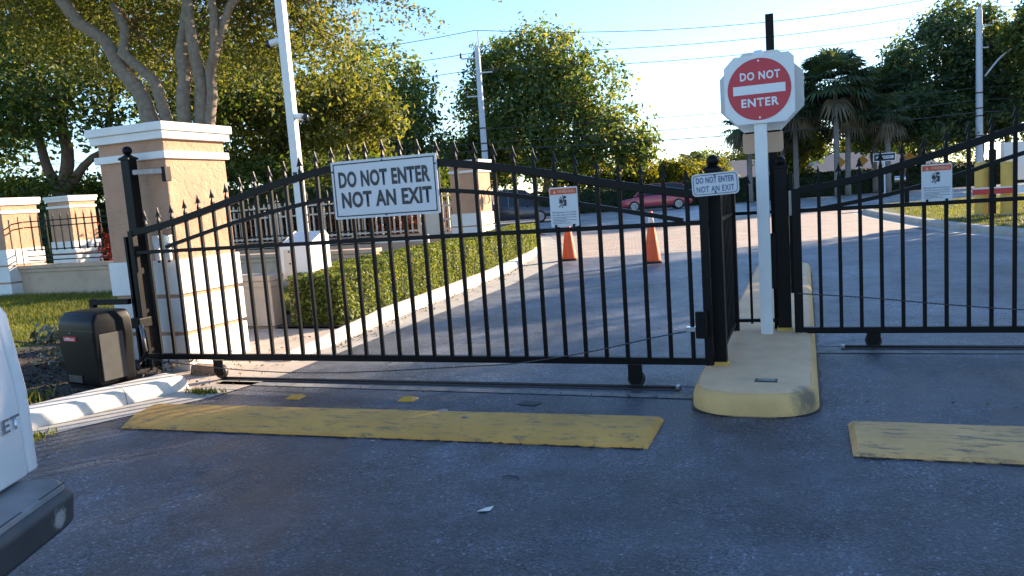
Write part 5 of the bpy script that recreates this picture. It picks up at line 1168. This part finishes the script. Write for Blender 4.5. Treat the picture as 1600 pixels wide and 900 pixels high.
simple("tallest dark tree at the upper right corner", 15.4, 60.5, 4.5, [(-1.2, 0, 9.6, 2.0, 2, 1.8), (1.4, 0, 11.0, 2.6, 2.4, 2.2), (2.6, 0, 8.0, 2.8, 2.4, 2.4), (.2, 0, 6.6, 2.2, 2, 1.6), (4, 0, 5.4, 2.6, 2.4, 2.2)], 17000, .25, 'mid_leaf', 132, 'bark_dark', .3, group="dark trees on the right")
simple("low dark tree hanging over the one way sign", 6.4, 60.6, 3, [(-1.6, 0, 4.8, 1.8, 1.8, 1.5), (.8, 0, 5.4, 2.0, 1.8, 1.6), (2.8, 0, 4.4, 1.8, 1.8, 1.4)], 9000, .24, 'deep_leaf', 133, 'bark_dark', .2, group="dark trees on the right")
simple("low dark tree above the faded warning sign", 11.6, 62.8, 3, [(-1.4, 0, 4.4, 1.9, 1.8, 1.5), (1.2, 0, 5.0, 2.0, 1.8, 1.6), (3.6, 0, 4.2, 2.0, 1.8, 1.5)], 9000, .24, 'deep_leaf', 134, 'bark_dark', .2, group="dark trees on the right")
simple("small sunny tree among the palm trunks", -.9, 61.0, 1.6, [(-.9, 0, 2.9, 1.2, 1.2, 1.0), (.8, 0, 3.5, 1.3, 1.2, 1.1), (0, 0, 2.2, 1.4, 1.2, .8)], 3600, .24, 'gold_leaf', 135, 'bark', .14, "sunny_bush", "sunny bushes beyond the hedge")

# palms
def palm(label, x, y, H, rc, seed, lean=(0, 0), skirt=.18, n=46, group="palms beyond the street", name="palm_tree", feather=False):
    rng = np.random.default_rng(seed); t = thing(name, label, "palm", (x, y, 0), 0, group)
    top = Vector((lean[0], lean[1], H))
    P = [(0, 0, 0), (lean[0] * .3, lean[1] * .3, H * .4), (lean[0] * .7, lean[1] * .7, H * .75), tuple(top)]
    Pc = catmull(P, .45); obj("trunk", MB().tube(Pc, [.19 - .05 * i / len(Pc) + (.012 if i % 2 else 0) for i in range(len(Pc))], 9), 'palm_bark', t, True)
    V, F_, D, E_ = [], [], [], []
    for k in range(n):
        dead = k < n * skirt * .5
        az = rng.uniform(0, 2 * math.pi); el = rng.uniform(-1.1, -.35) if dead else math.asin(rng.uniform(-.45, .98))
        d = Vector((math.cos(az) * math.cos(el), math.sin(az) * math.cos(el), math.sin(el)))
        side = d.cross(Vector((0, 0, 1))).normalized(); up = side.cross(d)
        L_ = rc * rng.uniform(.45, .62); base = top + d * L_
        vs, fs = (D, E_) if dead else (V, F_)
        o = len(vs); vs += [tuple(top - side * .02), tuple(top + side * .02), tuple(base + side * .012), tuple(base - side * .012)]; fs.append((o, o + 1, o + 2, o + 3))
        nb = 15
        for j in range(nb):
            a = R(-105 + 210 * j / (nb - 1)); bl = rc * rng.uniform(.42, .58) * (1 - .2 * abs(a) / 2)
            bd = (d * math.cos(a) + side * math.sin(a)).normalized()
            mid = base + bd * bl * .55 + up * .03; tip = base + bd * bl - Vector((0, 0, bl * (.28 if not dead else .6)))
            wv = bd.cross(up).normalized() * rc * .034
            o = len(vs); vs += [tuple(base), tuple(mid + wv), tuple(tip), tuple(mid - wv)]; fs.append((o, o + 1, o + 2, o + 3))
    me = bpy.data.meshes.new("crown"); me.from_pydata(V, [], F_); me.materials.append(M['palm_leaf']); link("crown", me, t)
    if D:
        me = bpy.data.meshes.new("dead_fronds"); me.from_pydata(D, [], E_); me.materials.append(M['dead_frond']); link("dead_fronds", me, t)
    return t
palm("tall cabbage palm with round crown right of the octagonal sign", 2.05, 56.2, 7.4, 2.7, 201, n=96)
palm("thin palm trunk leaning right beside the tall cabbage palm", 2.75, 57.4, 5.6, 2.0, 202, (.1, 0), n=60)
palm("bushy palm close right of the octagonal sign", -.5, 57.6, 6.3, 2.4, 203, n=84)
palm("shaggy palm peeking out left below the octagonal sign", -3.4, 54.6, 5.2, 2.0, 204, skirt=.7, n=70)
palm("shaggy palm directly behind the white sign post", -1.4, 59.5, 5.0, 1.8, 205, skirt=.45, n=60)
palm("palm with dead skirt standing before the dark trees", 5.2, 57.2, 5.1, 1.7, 206, skirt=.5, n=60)
palm("palm crown between the cabbage palm and the dark trees", 4.75, 61.5, 6.9, 2.2, 207, n=76)
palm("small slim palm on the horizon left of the black ball post", -10.2, 77.3, 3.7, 1.5, 208, skirt=0, n=26)

simple("dark bushy tree behind the close palm right of the octagonal sign", -.9, 64.5, 2.6, [(-1.6, 0, 5.4, 1.7, 1.6, 1.9), (.6, 0, 6.6, 1.7, 1.6, 1.7), (-.4, 0, 3.9, 2.0, 1.6, 1.4), (1.6, 0, 4.6, 1.4, 1.5, 1.6)], 9000, .25, 'deep_leaf', 136, 'bark_dark', .2, group="dark trees on the right")
simple("dark bushy tree between the cabbage palm and the tall dark tree", 5.0, 66.5, 3, [(-.8, 0, 6.6, 1.9, 1.8, 1.8), (1.2, 0, 7.6, 1.9, 1.8, 1.8), (.2, 0, 4.8, 2.2, 1.8, 1.7)], 9000, .25, 'deep_leaf', 137, 'bark_dark', .2, group="dark trees on the right")
# sheltering trees outside the picture: they throw the long shade over the near drive
def sun_spot(o, s): c_, s_ = math.cos(SUN_AZ), math.sin(SUN_AZ); return (o * c_ + s * s_, -o * s_ + s * c_)
shade = [(-3.6, 31, 7.2, 3.5), (1.2, 30, 7.4, 3.6), (6.4, 29, 7.4, 3.8), (-1.2, 37, 9.2, 3.6), (4.0, 36, 9.0, 3.8), (11, 30, 7.4, 4.0), (10, 38, 9.0, 4.0)]
proto = None
for k, (o_, s_, z_, r_) in enumerate(shade):
    x, y = sun_spot(o_, s_)
    if proto is None:
        proto = simple("tall shade tree on the verge to the right, outside the picture", x, y, 3.0, [(-1.9, 0, z_ - 1.2, 2.4, 2.4, 2.4), (1.9, .3, z_ - 1.0, 2.4, 2.4, 2.4), (0, -1.4, z_ - 2.0, 2.5, 2.2, 2.3), (0, 1.6, z_ - 1.6, 2.5, 2.2, 2.3), (0, 0, z_ + 1.4, 2.8, 2.8, 2.2), (.3, .2, z_ - 3.6, 2.4, 2.4, 1.6)], 30000, .26, 'mid_leaf', 300, 'bark_dark', .3, "shade_tree", "shade trees on the right verge", 44, .24, 1., 1.)
    else:
        c = copy_tree(proto); c['label'] = "shade tree outside the picture, " + ("", "second of the front row", "third of the front row", "behind the first of the front row", "behind the second of the front row", "last of the front row", "last of the back row")[k]; c.location = (x, y, (z_ - shade[0][2])); c.rotation_euler = (0, 0, k * 1.3)
        if z_ != shade[0][2]: c.scale = (1.0, 1.0, z_ / shade[0][2]); c.location.z = 0

lo_ = sun_spot(-8.0, 27.5)
simple("low broad shade tree outside the picture beside the slim palms", lo_[0], lo_[1], 1.8, [(-1.4, 0, 4.0, 2.0, 2.0, 1.7), (1.4, .3, 4.2, 2.0, 2.0, 1.7), (0, -1.0, 3.4, 2.0, 1.8, 1.4), (0, .4, 5.2, 2.0, 2.0, 1.3)], 12000, .26, 'mid_leaf', 340, 'bark_dark', .2, "shade_tree", "shade trees on the right verge", 40, .24, 1., 1.)
# slim palms at the verge's edge: their trunks rake thin shadows across the left lane
for k, (o_, s_, H_) in enumerate([(-8.7, 30.5, 7.4), (-10.6, 34, 7.4)]):
    x, y = sun_spot(o_, s_)
    palm("tall slim palm outside the picture on the right verge, " + ("nearest", "farthest")[k] + " of the row", x, y, H_, 1.3, 320 + k, n=40, group="slim palms on the right verge")
